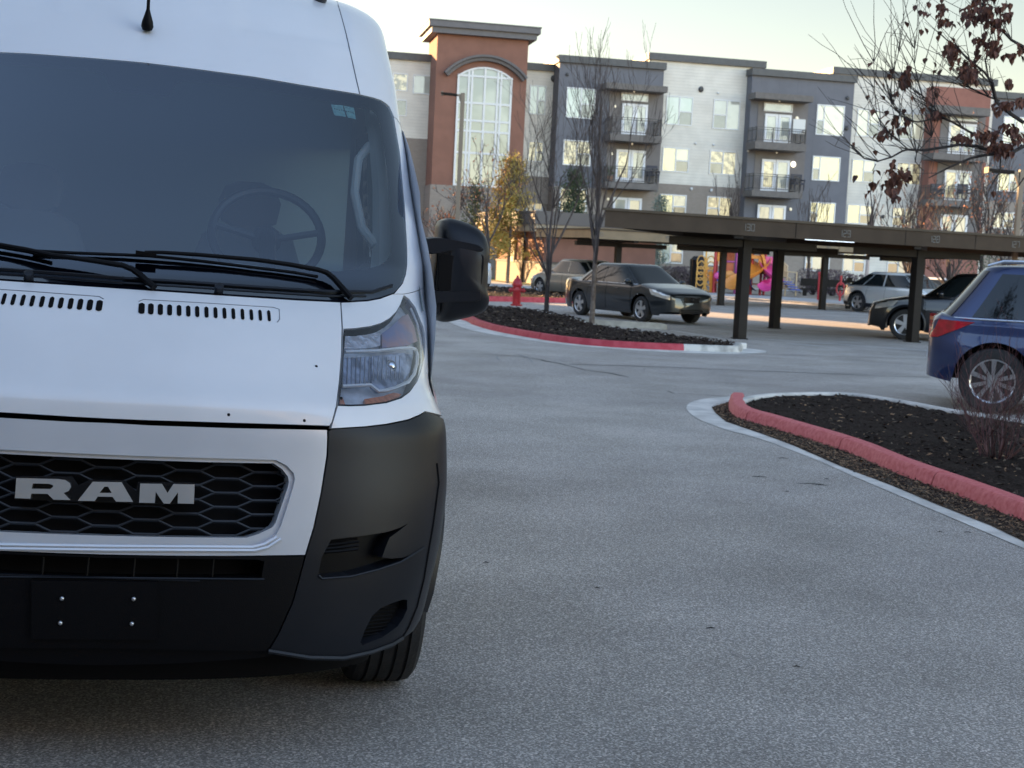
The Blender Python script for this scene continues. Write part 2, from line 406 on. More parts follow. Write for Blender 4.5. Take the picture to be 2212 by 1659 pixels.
def panel(name, outer, holes, m, parent=None, off=0.0, skirt=.02, hskirt=None, res=(.035, .022), flip=False, grid=True, mirror=False):
    parent = parent or van
    if mirror: outer = [(-f, z) for f, z in outer][::-1]; holes = [[(-f, z) for f, z in h][::-1] for h in holes]
    loops = [outer]+holes; V = []; E = []; own = []
    for l in loops:
        b = len(V); n = len(l)
        V += [Vector((f*PS, z)) for f, z in l]; E += [(b+i, b+(i+1) % n) for i in range(n)]
    nb = len(V)
    if grid:
        o2 = [(f*PS, z) for f, z in outer]; h2 = [[(f*PS, z) for f, z in h] for h in holes]
        x0 = min(p[0] for p in o2); x1 = max(p[0] for p in o2); z0 = min(p[1] for p in o2); z1 = max(p[1] for p in o2)
        nx = max(1, int((x1-x0)/res[0])); nz = max(1, int((z1-z0)/res[1]))
        B = V[:nb]
        for i in range(1, nx+1):
            for j in range(1, nz+1):
                q = (x0+(i-.5)*(x1-x0)/nx, z0+(j-.5)*(z1-z0)/nz)
                if inside(q, o2) and not any(inside(q, h) for h in h2):
                    if min((b_.x-q[0])**2+(b_.y-q[1])**2 for b_ in B) > (.3*min(res))**2: V.append(Vector(q))
    vo, eo, fo, ov, oe, of = delaunay_2d_cdt(V, E, [], 1, 1e-6)
    O2 = [(f*PS, z) for f, z in outer]; H2 = [[(f*PS, z) for f, z in h] for h in holes]
    def keep(f):
        c = (sum(vo[i].x for i in f)/len(f), sum(vo[i].y for i in f)/len(f))
        return inside(c, O2) and not any(inside(c, h) for h in H2)
    fo = [f for f in fo if keep(f)]
    mb = MB(); P = []; Nn = []
    for q in vo:
        f, z = q.x/PS, q.y; n = VN(f, z); Nn.append(n); P.append(VS(f, z)+n*off)
    F = []
    for f in fo:
        f = list(f)
        a, b, c = P[f[0]], P[f[1]], P[f[2]]
        if (b-a).cross(c-a).dot(Nn[f[0]]) < 0: f = f[::-1]
        F.append(tuple(f))
    mb.add(P, F); normals = list(Nn)
    for li, l in enumerate(loops):
        dp = skirt if li == 0 else (hskirt if hskirt is not None else skirt)
        if not dp: continue
        n = len(l); b = len(mb.v)
        pts = [VS(f, z) for f, z in l]; ns = [VN(f, z) for f, z in l]
        A = [p+q*off for p, q in zip(pts, ns)]; Bp = [p+q*(off-dp) for p, q in zip(pts, ns)]
        cen = sum(A, Vector())/n
        ar = sum(l[i][0]*l[(i+1) % n][1]-l[(i+1) % n][0]*l[i][1] for i in range(n))
        for i in range(n):
            j = (i+1) % n; q = (A[i], A[j], Bp[j], Bp[i])
            fn = (q[1]-q[0]).cross(q[3]-q[0])
            if fn.length < 1e-12: continue
            k = len(mb.v); mb.v += [tuple(x) for x in q]
            order = (k, k+1, k+2, k+3)
            if (ar > 0) == (li == 0): order = order[::-1]; fn = -fn
            mb.f.append(order); mb.mi.append(0); normals += [fn.normalized()]*4
    me = bpy.data.meshes.new(name); me.from_pydata(mb.v, [], mb.f); me.update()
    me.polygons.foreach_set('use_smooth', [True]*len(me.polygons))
    me.normals_split_custom_set_from_vertices([tuple(x) for x in normals])
    me.materials.append(m)
    o = bpy.data.objects.new(name, me); col.objects.link(o); o.parent = parent
    return o
def sp(u, v, off=0.0):
    f, z = hit(u, v); return VP(f, z, off)
def line(name, pts, r, m, off=.001, both=True, parent=None, n=5, cl=False):
    P = [sp(u, v, off) for u, v in dens_px(pts)]
    for sg in ((1, -1) if both else (1,)):
        mb = MB(); mb.tube([Vector((sg*p.x, p.y, p.z)) for p in P], r, n)
        o = mb.build(name, m, parent or van, True)
    return o
def dens_px(P, step=14):
    out = []
    for a, b in zip(P, P[1:]):
        k = max(1, int(hypot(a[0]-b[0], a[1]-b[1])/step))
        out += [(round(lerp(a[0], b[0], j/k), 2), round(lerp(a[1], b[1], j/k), 2)) for j in range(k)]
    out.append(P[-1]); return out
def both(name, outer, holes, m, **kw):
    a = panel(name, dens(outer), [dens(h) for h in holes], m, **kw)
    b = panel(name, dens(outer), [dens(h) for h in holes], m, mirror=True, **kw)
    return a, b
R5 = lambda L: [(round(603.5+.2315*x, 1), round(603.5+.2315*y, 1)) for x, y in L]
R6 = lambda L: [(round(.3224*x, 1), round(822.9+.3224*y, 1)) for x, y in L]
R7 = lambda L: [(round(548.6+.2977*x, 1), round(1042.3+.2977*y, 1)) for x, y in L]
R8 = lambda L: [(round(.3224*x, 1), round(1152+.3224*y, 1)) for x, y in L]

# dark structure behind the panels
mb = MB(); R = []
for j in range(40):
    z = .2+j*(1.36-.2)/39
    R.append([VP(-pi/2+.02+i*(pi-.04)/48, z, -.10) for i in range(49)])
mb.rings(R, closed=False); mb.build('inner_structure', MT['black'], van, True)

# hood
hood = half([('c',265,624),(500,640),(640,649),(735,653.5),(737.8,710),(736.4,765.5),(732,823),(725.5,877),(716.5,911),(711.5,919.5),(706,919),(322,907.5),('c',236,904)])
hd = panel('hood', hood, [], MT['white_paint'], res=(.03,.014))
# vent slots in the hood
us = [306,326,346.5,366.5,386.9,406.7,426,446,465.5,484.8,504,523.8,543,562,581]
for sgn in (1, -1):
    mb = MB()
    for k, u in enumerate(us):
        vt = 654.5+(u-306)*.0585; vb = 678.8+(u-306)*.0585
        (fa, za), (fb, zb) = hit(u, round(vt, 1)), hit(u, round(vb, 1)); w = .0066
        ring = []
        for q in range(14):
            a = 2*pi*q/14; zz = (za+zb)/2+(za-zb)/2*sin(a); xx = cos(a)
            e = 1 if abs(sin(a)) < .9 else .8
            ff = (fa+fb)/2+(max(-1, min(1, 1.5*xx)))*w*.5/.62*e
            ring.append(VP(ff*sgn, zz, .0012))
        mb.add(ring, [tuple(range(14)) if sgn < 0 else tuple(range(14))[::-1]])
    mb.build('hood_vents', MT['black'], hd)
line('vent_outline', [(300,651),(310,647),(450,655),(590,664),(603,668),(604,690),(599,696)], .0016, mat('panel_gap', (.2,.21,.23), .6), .0, parent=hd)
for x, z in ((.62,1.06),(.30,1.01),(.50,1.0),(-.35,1.02),(.55,1.14)):
    mb = MB(); f = math.copysign(math.asin((abs(x)/.95)**1.3), x); mb.sphere(VP(f, z, .0), .0045, 5, (1,.5,1)); mb.build('paint_chip', MT['trim_dark'], hd, True)

# fender with the lamp opening
lampO = R5([(1160,145),(1210,180),(1270,260),(1310,360),(1345,440),(1360,520),(1365,600),(1360,700),(1330,830),(1290,950),(1220,1050),(1140,1110),(1000,1155),(800,1180),(650,1185),(540,1180),(560,1000),(580,750),(600,460),(700,455),(850,435),(950,405),(1030,360),(1090,300),(1130,230)])
fend = [(737.5,654),(761,653),(794,651),(821,646),(848,636),(872,636),('s',1.385),('s',1.2),('s',1.05),('s',.975),(918,888),(904.5,896),(881,905.6),(835,915),(788.7,920.7),(716,925),(722,905),(729.5,880),(736.5,823),(740.5,765),(741.5,712)]
o2 = dens(fend); h2 = dens(lampO)
for mi in (False, True):
    fd = panel('fender', o2, [h2], MT['white_paint'], mirror=mi, hskirt=.03)
# headlights
def scalepx(P, k, c=None):
    c = c or (sum(p[0] for p in P)/len(P), sum(p[1] for p in P)/len(P))
    return [(round(c[0]+(p[0]-c[0])*k, 1), round(c[1]+(p[1]-c[1])*k, 1)) for p in P]
m_house = mat('lamp_housing', (.68,.71,.76), .25, metal=.2, var=.3, vscale=9)
m_bowl = mat('lamp_reflector', (.62,.70,.88), .12, metal=.3, vcol=(.20,.23,.30), vscale=20, bump=.4, bscale=25)
m_facet = mat('lamp_facets', (.90,.90,.94), .12, metal=.5, bump=1.0, bscale=34)
m_warm = mat('lamp_indicator_reflector', (.62,.42,.42), .25, metal=.3, vcol=(.36,.38,.56), vscale=12)
m_orange = mat('amber_reflector', (.62,.20,.09), .3, coat=.5, var=.2, vscale=60)
m_pipe = mat('light_guide', (.93,.96,.99), .25, coat=.6)
lampP = dens(scalepx(lampO, .985)); lampI = dens(scalepx(lampO, .97))
for mi in (False, True):
    hl = panel('headlight', lampP, [], MT['lens'], mirror=mi, off=.001, skirt=0)
    panel('lamp_housing', lampI, [], m_house, mirror=mi, off=-.034, skirt=0, parent=hl)
    rimo = dens(scalepx(lampO, .99)); rimi = dens(scalepx(lampO, .945))
    panel('lamp_rim', rimo, [rimi], MT['trim_dark'], mirror=mi, off=-.006, skirt=.03, parent=hl)
    def lamp_piece(nm, L, m, off, mi=mi, hl=hl): panel(nm, dens(R5(L)), [], m, mirror=mi, off=off, skirt=.012, parent=hl, res=(.02,.015))
    lamp_piece('reflector', [(630,500),(740,500),(740,495),(840,485),(965,460),(965,590),(900,605),(820,615),(620,612),(622,540)], m_facet, -.014)
    lamp_piece('indicator_bowl', [(985,470),(1080,400),(1170,310),(1230,290),(1300,420),(1335,560),(1240,590),(985,605)], m_warm, -.016)
    lamp_piece('reflector', [(625,690),(875,680),(870,880),(860,940),(605,950),(610,820)], m_bowl, -.022)
    lamp_piece('reflector', [(895,680),(1200,655),(1290,680),(1270,840),(1200,930),(1000,990),(945,995),(895,950)], m_bowl, -.020)
    lamp_piece('amber_reflector', [(560,1050),(610,1060),(650,1160),(548,1160)], m_orange, -.018)
    lamp_piece('amber_reflector', [(820,1070),(1000,1045),(1100,1015),(1180,1030),(1120,1095),(980,1135),(820,1120)], m_orange, -.020)
    mb = MB(); mb2 = MB(); sg = -1 if mi else 1
    for L, r in (([(622,662),(900,655),(1130,632),(1230,628),(1285,642),(1306,690),(1300,780),(1272,880),(1215,950),(1100,995),(1000,1022),(935,1025),(900,1000),(860,970),(595,980)], .0058),([(1280,1000),(1312,900),(1335,780),(1345,650),(1335,560),(1300,400),(1240,260)], .004)):
        P = [sp(u, v, -.007) for u, v in dens_px(R5(L), 8)]; P = [Vector((sg*p.x, p.y, p.z)) for p in P]
        mb.tube(P, r, 6)
    mb.build('light_guide', m_pipe, hl, True)
    c = sp(*R5([(1090,770)])[0], -.03); mb2.sphere((c.x*sg, c.y, c.z), .022, 8); mb2.build('bulb', MT['chrome'], hl, True)
    mb3 = MB()
    for x in range(620, 1190, 42):
        a = R5([(x, 690)])[0]; b = R5([(x-6, 935 if x < 880 else 900)])[0]
        p, q = sp(*a, -.019), sp(*b, -.019); mb3.tube([(p.x*sg, p.y, p.z), (q.x*sg, q.y, q.z)], .0012, 4)
    mb3.build('reflector_rib', MT['alloy'], hl)

# corner bumpers with two recesses
corner = [(715.5,928),(788.7,923.5),(835,918.5),(881,909),(904.5,899.5),(918,891),('s',.962),('s',.8),('s',.6),('s',.45),('s',.33),(893,1364),(870,1379.5),(846,1394.5),(801.6,1411),(742,1424),(667.7,1423),(580,1408),(602.5,1371),(634.5,1300),(659,1210),(662,1198),(680,1139),(696,1065),(709,984),(710.5,932.5)]
fog1 = R7([(560,415),(800,385),(960,360),(1010,345),(1060,328),(1120,297),(1060,345),(985,400),(955,470),(930,545),(1000,552),(1080,545),(1150,520),(1060,570),(900,625),(700,675),(490,692),(468,670),(472,640),(490,545)])
fog2 = R7([(772,1165),(800,1080),(860,965),(920,912),(1000,876),(1080,850),(1112,852),(1112,920),(1080,990),(1040,1045),(940,1118),(790,1180)])
for mi in (False, True):
    o_, f1, f2 = dens(corner), dens(fog1), dens(fog2)
    cb = panel('corner_bumper', o_, [f1, f2], MT['trim'], mirror=mi, skirt=.03, hskirt=.055, res=(.025,.02))
    panel('bumper_vent', dens(scalepx(fog1, 1.02)), [], MT['trim_dark'], mirror=mi, off=-.05, skirt=0, parent=cb)
    panel('bumper_vent', dens(scalepx(fog2, 1.02)), [], MT['trim_dark'], mirror=mi, off=-.03, skirt=0, parent=cb)
    mb = MB(); sg = -1 if mi else 1
    for L in ([(530,440),(640,425),(770,410)],[(515,465),(640,450),(780,434)],[(500,490),(640,478),(780,462)],[(495,515),(640,505),(775,490)]):
        mb.tube([Vector((p.x*sg, p.y, p.z)) for p in (sp(*q, -.018) for q in dens_px(R7(L)))], .004, 5)
    mb.build('vent_fins', MT['trim_dark'], cb, True); mb = MB()
    for k in range(9):
        y = 905+k*28; x0 = 900-k*15; x1 = 1090-k*14
        mb.tube([Vector((p.x*sg, p.y, p.z)) for p in (sp(*q, -.022) for q in dens_px(R7([(x0, y+12), (x1, y-12)])))], .0022, 4)
    mb.build('vent_fins', MT['trim_dark'], cb, True)
    mb = MB()
    for L, r, o in (([(1326,-140),(1340,0),(1300,300),(1262,520),(1232,700),(1182,900),(1120,1050),(1072,1128)], .0042, -.0005),):
        mb.tube([Vector((p.x*sg, p.y, p.z)) for p in (sp(*q, o) for q in dens_px(R7(L)))], r, 6)
    mb.build('seam', MT['black'], cb, True)
    for L, r, o in (([(100,1220),(400,1268),(650,1272),(850,1228),(1000,1172),(1075,1125)], .007, .002),([(468,672),(492,697),(700,682),(900,632),(1060,578),(1155,520),(1230,470)], .0035, .001)):
        mb = MB(); mb.tube([Vector((p.x*sg, p.y, p.z)) for p in (sp(*q, o) for q in dens_px(R7(L)))], r, 6)
        mb.build('bumper_lip', MT['trim'], cb, True)

# grille surround, grille, lettering
surr = half([('c',236,914),(322,919),(500,925),(706,929),(706.5,945),(705,984),(692.5,1064.7),(676.5,1139),(658.5,1198.5),(548,1200),('c',228,1197.5)])
openO = half([('c',228,982),(322.4,985.7),(596.5,993.8),(620,1006),(635,1022.8),(637,1035),(634,1050),(620,1096),(606,1138.8),(596.5,1155),(570,1172),(548,1180.8),(532,1184),('c',228,1180)])
openI = half([('c',228,991),(593,1001),(612,1014),(624,1030),(626,1042),(623,1055),(597,1130),(590,1140),(560,1154),(535,1162),('c',228,1158)])
gs = panel('grille_surround', surr, [openO], MT['silver_paint'], hskirt=.012)
panel('inner_frame', openO, [openI], MT['silver_paint'], off=-.009, skirt=0, hskirt=.05, parent=gs)
mb = MB()
for L in ([(0,1176.5),(228,1180),(545,1182),(570,1176),(598,1160)],[(0,1185),(228,1188),(550,1189),(578,1182),(606,1164)]):
    P = [sp(u, v, .001) for u, v in dens_px(L)]; mb.tube(P, .0055, 6)
mb.build('chrome_ridge', MT['silver_paint'], gs, True)
gr = panel('grille', openO, [], MT['black'], off=-.075, skirt=0)
mb = MB(); hh = .039; a_, b_ = .062, .044; oI = openI
def gpt(x, z):
    W = stab(T_W, z); return ((1 if x >= 0 else -1)*math.asin(min(1, (abs(x)/W)**(2.6/2))), z)
def gbar(p, q, r=.0034):
    A, B = gpt(*p), gpt(*q); mid = ((A[0]+B[0])/2, (A[1]+B[1])/2)
    if inside(mid, openO): mb.tube([VP(*A, -.045), VP(*mid, -.045), VP(*B, -.045)], r, 5)
for c in range(-9, 10):
    xc = c*(a_+b_)
    for r in range(-3, 12):
        z = .70+r*hh+(hh/2 if c % 2 else 0)
        gbar((xc-a_/2, z), (xc+a_/2, z), .0045)
        gbar((xc+a_/2, z), (xc+a_/2+b_, z+hh/2)); gbar((xc+a_/2, z), (xc+a_/2+b_, z-hh/2))
mb.build('grille_mesh', mat('grille_plastic', (.010,.011,.014), .45), gr, True)
m_letter = mat('letter_chrome', (.90,.91,.93), .16, metal=.72, coat=1)
RL = [(112,650),(395,657),(440,664),(470,684),(477,708),(462,736),(428,750),(472,797),(360,795),(320,756),(212,754),(205,788),(102,784)]
RH = [(222,686),(330,689),(355,698),(357,710),(338,723),(215,721)]
AL = [(622,675),(815,678),(892,810),(778,808),(755,776),(655,774),(636,804),(522,802)]
AH = [(700,708),(725,708),(750,750),(668,749)]
ML = [(940,687),(1085,689),(1122,750),(1162,690),(1303,693),(1298,822),(1190,820),(1192,745),(1137,822),(1097,821),(1043,742),(1037,817),(932,815)]
for o_, h_ in ((RL, RH), (AL, AH), (ML, None)):
    lt = panel('letter', dens(R6(o_)), [dens(R6(h_))] if h_ else [], m_letter, off=.006, skirt=.035, res=(.02,.02), parent=gr)
panel('letter_backing', dens(R6([(90,640),(480,642),(520,700),(600,664),(830,668),(910,740),(925,678),(1312,684),(1305,830),(1100,832),(90,800)])), [], MT['gloss_black'], off=-.032, skirt=.01, parent=gr)

# centre bumper
cbp = half([('c',228,1201),(400,1203),(657,1202),(655,1212),(631,1300),(598.5,1371),(576,1406.7),(400,1404),('c',228,1400)])
slot = half([('c',228,1205),(400,1207),(556,1209),(571,1213),(565,1248),('c',228,1249)])
cbm = panel('centre_bumper', cbp, [slot], MT['trim_dark'], hskirt=.05)
cbm.name = 'front_bumper'
panel('lower_grille', slot, [], MT['black'], off=-.06, skirt=0, parent=cbm)
for u in (92,190,291,385,463):
    f0, z0 = hit(u, 1206); f1, z1 = hit(u-4, 1249)
    mb = MB(); mb.tube([VP(f0, z0, -.02), VP(f1, z1, -.02)], .004, 5); mb.build('grille_rib', MT['trim_dark'], cbm, True)
line('bumper_ridge', R8([(0,290),(900,300),(1770,308)]), .003, MT['trim'], .001, parent=cbm)
pb = panel('number_plate_bracket', dens([(69,1252),(340,1256),(340,1379),(69,1377)]), [], MT['trim_dark'], off=.012, skirt=.02, parent=cbm)
for u, v in ((135,1290),(289,1291),(131.5,1342),(285,1343.5)):
    mb = MB(); c = sp(u, v, .016); mb.sphere(c, .0062, 6); mb.build('bolt', MT['alloy'], pb, True)
lip = half([('c',228,1401),(400,1405),(575,1408),(600,1411),(590,1424),(561,1429),(400,1440),('c',228,1445)])
panel('bumper_lip', lip, [], MT['trim_dark'], off=-.02, skirt=.03, parent=cbm)

# windscreen and its black border
gout = [('c',312,136.5),(370,143.5),(430,151),(549,167),(657.6,185.6),(767,203),(806,212),(821,217),(833,225),(840,232),(848.6,251),(862,327),(873,447.6),(878,540),(878,572),(875,592),(868,612),(850,633),(821,643),(794,648.5),(761,650.5),(735,650.5),(640,646),(500,637),('c',265,621)]
gin = [('c',312,199),(355,204),(363,203),(369,199),(378,183),(386,174),(395,171),(421.6,171),(548.6,186),(728,217),(794,232),(806,236),(816,246),(824,264.7),(832,314),(845.8,409),(850,466),(849.5,525),(846,548),(837,562),(821,572),(794,579),(739,584.5),(630,584.5),(494,575),(380,563),('c',285,556)]
GO, GI = half(gout), half(gin)
ws = panel('windscreen', GO, [], MT['windscreen'], off=.002, skirt=.0, res=(.04,.03))
fr = panel('screen_border', GO, [GI], MT['frit'], off=-.004, skirt=.02, hskirt=.004, parent=ws, res=(.04,.03))
m_st = mat('sticker', (.30,.62,.60), .6, var=.1, vscale=90)
for L in ([(715.5,224.5),(740.5,226.5),(748,251.5),(724.5,248.5),(722,246)],[(742.5,227),(765,232),(769.5,257),(751.5,252.5)]):
    panel('sticker', dens(L), [], m_st, off=-.002, skirt=0, parent=ws, res=(.02,.02))
m_txt = mat('sticker_print', (.12,.22,.22), .7); mb = MB()
for k in range(9):
    u = 722+k*5; v = 232+k*1.0; mb.tube([sp(u, v+2, -.0008), sp(u+2.5, v+2.6+(k % 3), -.0008)], .0012, 4)
mb.build('sticker_print', m_txt, ws)
# cowl ledges under the wipers
line('cowl_ridge', [(265,604),(400,612),(560,623),(700,632),(800,633),(845,618)], .006, MT['trim'], .004)
line('cowl_ridge', [(265,613),(400,621),(560,632),(700,641),(790,641)], .004, MT['trim'], .002)
# pillars and roof front
bf = [('c',312,135)]+[(370,142),(430,149.5),(549,165.5),(657.6,184),(767,201.4),(806,210.4),(823,216),(835,224),(842,231),(850.3,250.5),(863.6,327),(874.6,447.6),(879.8,540),(879.8,573),(877,593),(870,613),(852,634.5),(872,634.5),('s',1.387),('s',1.6),('s',1.9),('s',2.2),('s',2.40),('s',2.495),('cz',2.495)]
panel('roof_front', half(bf), [], MT['white_paint'], res=(.035,.025))
m_gap = mat('panel_seam', (.10,.105,.12), .6)
mb = MB()
P = [sp(*q, .0) for q in dens_px([(728,3),(739,41),(748,75),(755.7,109),(769,169),(777,203)], 8)]
for sg in (1, -1):
    mb = MB(); mb.tube([Vector((p.x*sg, p.y, p.z)) for p in P], .0022, 5); mb.build('roof_seam', m_gap, van, True)
P = [sp(*q, .0) for q in dens_px([(849,252),(857,257),(864,268),(867,275)], 5)]
mb = MB(); mb.tube(P, .0012, 5); mb.build('pillar_seam', m_gap, van, True)
mb = MB(); c = sp(318, 66, .0)
mb.lathe([(.002,-.005),(.016,0),(.021,.012),(.019,.028),(.012,.05),(.006,.07),(.0045,.22),(.003,.42)], c+Vector((0,-.012,0)), (0,-.22,1), 14)
mb.build('antenna', MT['trim_dark'], van, True)
mb = MB()
for u, v in ((692,2),):
    c = sp(u, v, .0)
    for sg in (1, -1):
        mb = MB(); mb.sphere((c.x*sg, c.y-.005, c.z+.012), .035, 8, (.75,1.0,.9)); mb.build('marker_lamp', MT['gloss_black'], van, True)

# sides, roof, tail
VLEN = 5.41; WB = 3.45; FA = .98; WR = .36
def zlo(s):
    z = .30
    for c in (FA, FA+WB):
        if abs(s-c) < .44: z = max(z, WR+sqrt(.44**2-(s-c)**2))
    return z
for sg in (1, -1):
    mb = MB(); R = []
    for k in range(97):
        t = k/96; row = []
        for j in range(41):
            s = FA-.45+t*(VLEN-FA+.45); zl = zlo(s); z = lerp(zl, 2.5, j/40)
            st = stab(T_S0, z)+tab(T_D, z); s = lerp(st, VLEN, t); zl2 = zlo(s); z = lerp(zl2, 2.5, j/40)
            x = stab(T_W, z)-(.06*sm(VLEN-.12, VLEN, s)); row.append(Vector((sg*x, s, z)))
        R.append(row)
    mb.rings(R, closed=False)
    def opening(f):
        c = sum((Vector(mb.v[i]) for i in f), Vector())/len(f); return 1.42 < c.z < 1.94 and lerp(1.62, 1.80, (c.z-1.4)/.55) < c.y < 2.42
    kf = [f for f in mb.f if not opening(f)]; mb.f = kf; mb.mi = [0]*len(kf)
    mb.build('side_panel', MT['white_paint'], van, 60)
    mb = MB(); g = []
    for i in range(9):
        g.append([Vector((sg*(stab(T_W, z)+.004), lerp(lerp(1.60, 1.78, (z-1.4)/.55), 2.45, i/8), z)) for z in [1.4+.55*j/8 for j in range(9)]])
    mb.rings(g, closed=False); mb.build('side_window', MT['windscreen'], van)
    Q = [(z_, lerp(lerp(1.60, 1.78, (z_-1.4)/.55), 2.45, t_)) for z_, t_ in [(1.4, i/8) for i in range(9)]+[(1.4+.55*i/8, 1) for i in range(1, 9)]+[(1.95, 1-i/8) for i in range(1, 9)]+[(1.95-.55*i/8, 0) for i in range(1, 8)]]
    mb = MB(); mb.rings([[Vector((sg*(stab(T_W, z_)-.035), lerp(stab(T_S0, z_)+.30, 2.02+.3*(z_-1.4), i/6), z_)) for i in range(7)] for z_ in [1.3+.7*j/7 for j in range(8)]], False)
    mb.build('pillar_lining', mat('pillar_lining', (.30,.34,.34), .8) if sg > 0 else bpy.data.materials['pillar_lining'], van, True)
    mb = MB(); mb.tube([Vector((sg*(stab(T_W, z_)-.012), s_, z_)) for z_, s_ in Q], .034, 6, closed=True); mb.build('window_frame', MT['trim'], van, True)
    for sc0 in (FA, FA+WB):
        mb = MB()
        for (w0, w1, r0) in ((.01, .03, .44),):
            A = [Vector((sg*(stab(T_W, max(.3, WR+r0*sin(a)))+.012), sc0+(r0+.012)*cos(a), WR+(r0+.012)*sin(a))) for a in [pi*k/24 for k in range(25)]]
            mb.tube(A, .03, 6)
        mb.build('arch_trim', MT['trim'], van, True)
    mb = MB(); mb.box(sg*.93-.035, sg*.93+.035, FA+.5, FA+WB-.5, .28, .36); mb.build('side_sill', MT['trim'], van)
    mb = MB(); mb.box(sg*.955-.012, sg*.955+.012, 2.25, 2.42, 1.12, 1.15); mb.build('door_handle', MT['trim'], van)
mb = MB(); R = []
for i in range(25):
    f = -pi/2+i*pi/24; p = VS(f, 2.5); row = []
    for k in range(9):
        s = lerp(p.y, VLEN, k/8); row.append(Vector((p.x, s, 2.5+.035*(1-(p.x/.73)**2)*min(1, k/2))))
    R.append(row)
mb.rings(R, closed=False); mb.build('roof', MT['white_paint'], van, True)
mb = MB(); mb.box(-.86,.86,VLEN-.03,VLEN-.005,.32,2.48); mb.build('rear_door', MT['white_paint'], van)
mb = MB(); mb.box(-.90,.90,VLEN-.02,VLEN+.12,.30,.48); mb.build('rear_bumper', MT['trim'], van)
mb = MB(); mb.box(-.72,.72,.30,VLEN-.1,.24,.34); mb.box(-.9,.9,FA+.5,FA+WB-.5,.3,.34); mb.build('underbody', MT['black'], van)
# wheels
def van_wheel(sg, s):
    c = Vector((sg*.893, s, WR+(.001 if sg > 0 else -.049))); r = WR; mb = MB(); ax = (sg, 0, 0); h = .1125
    P = [(.22,-h*.9),(.29,-h),(.335,-h*.99),(r-.008,-h*.86)]
    for x0 in (-.062,-.022,.022,.062):
        P += [(r-.001,x0-.0055),(r-.010,x0-.004),(r-.010,x0+.004),(r-.001,x0+.0055)]
    P += [(r-.008,h*.86),(.335,h*.99),(.29,h),(.22,h*.9)]
    mb.lathe(P, c, ax, 48); w = mb.build('wheel', MT['rubber'], van, 30)
    mb = MB(); mb.lathe([(.215,h*.88),(.20,h*.6),(.16,h*.55),(.14,h*.8),(.06,h*.85),(.05,h*.95),(.0,h*.95)], c, ax, 32)
    mb.build('rim', MT['alloy'], w, 30)
for sg in (1, -1):
    van_wheel(sg, FA); van_wheel(sg, FA+WB)
for sg in (1, -1):
    for c in (FA, FA+WB):
        mb = MB(); mb.box(min(sg*.42, sg*.74), max(sg*.42, sg*.74), c-.46, c+.46, .34, .84)
        mb.box(min(sg*.60, sg*.90), max(sg*.60, sg*.92), c-.46, c+.46, .84, .86)
        mb.build('wheel_well', MT['black'], van)

# interior
m_dash = mat('dashboard', (.34,.39,.39), .7, var=.1); m_trimL = mat('pillar_trim', (.75,.77,.74), .7); m_seat = mat('seat_fabric', (.22,.26,.27), .9)
inter = MB(); R = []
for i in range(9):
    t = i/8; R.append([Vector((x, lerp(.62,1.45,t)+.10*(abs(x)/.85)**2*(1-t), 1.31+.07*sin(pi*min(1,t*1.1))*(1+.25*math.exp(-((x-.36)/.16)**2)*2.2)-.10*t**3)) for x in [-.85+j*.085 for j in range(21)]])
inter.rings(R, closed=False); inter.box(-.85,.85,1.38,1.45,.55,1.3)
inter.build('dashboard', m_dash, van, True)
mb = MB(); mb.box(-.86,.86,2.45,2.5,.5,2.45); mb.box(-.86,.86,1.2,2.5,.5,.53); mb.box(-.84,.84,1.62,2.5,2.2,2.22)
mb.build('cab_lining', mat('cab_lining', (.38,.46,.45), .9), van)
def lp(u, v, s):
    d = vray(u, v); t = (s-VL0.y)/d.y; return Vector((VL0.x+d.x*t, s, VL0.z+d.z*t))
mb = MB(); c = lp(577, 508, 1.35); tilt = radians(35); ring = []
for k in range(40):
    a = 2*pi*k/40; ring.append(c+Vector((cos(a)*.195, sin(a)*.195*sin(tilt), sin(a)*.195*cos(tilt))))
mb.tube(ring, .016, 8, closed=True)
for a in (.15, pi-.15, -pi/2): mb.tube([c+Vector((0,.03,-.02)), c+Vector((cos(a)*.19, sin(a)*.19*sin(tilt), sin(a)*.19*cos(tilt)))], .014, 6)
mb.sphere(c+Vector((0,.03,-.02)), .055, 8, (1,.5,1)); mb.tube([c+Vector((0,.02,0)), c+Vector((0,-.35,-.2))], .03, 8)
mb.build('steering_wheel', mat('wheel_leather', (.012,.012,.013), .4), van, True)
for x in (.42, -.42):
    mb = MB(); mb.rings([[Vector((x+cos(2*pi*k/16)*w_*.9, 2.0+sin(2*pi*k/16)*.09, z_)) for k in range(16)] for z_, w_ in ((.8,.26),(1.1,.28),(1.35,.26),(1.5,.2),(1.54,.12))], True, True, True); mb.rings([[Vector((x+cos(2*pi*k/16)*w_, 2.0+sin(2*pi*k/16)*.05, z_)) for k in range(16)] for z_, w_ in ((1.54,.07),(1.56,.11),(1.64,.125),(1.70,.10),(1.72,.05))], True, True, True); mb.sphere((x, 1.8, .82), .28, 8, (.9,1,.4))
    mb.build('seat', m_seat, van, True)
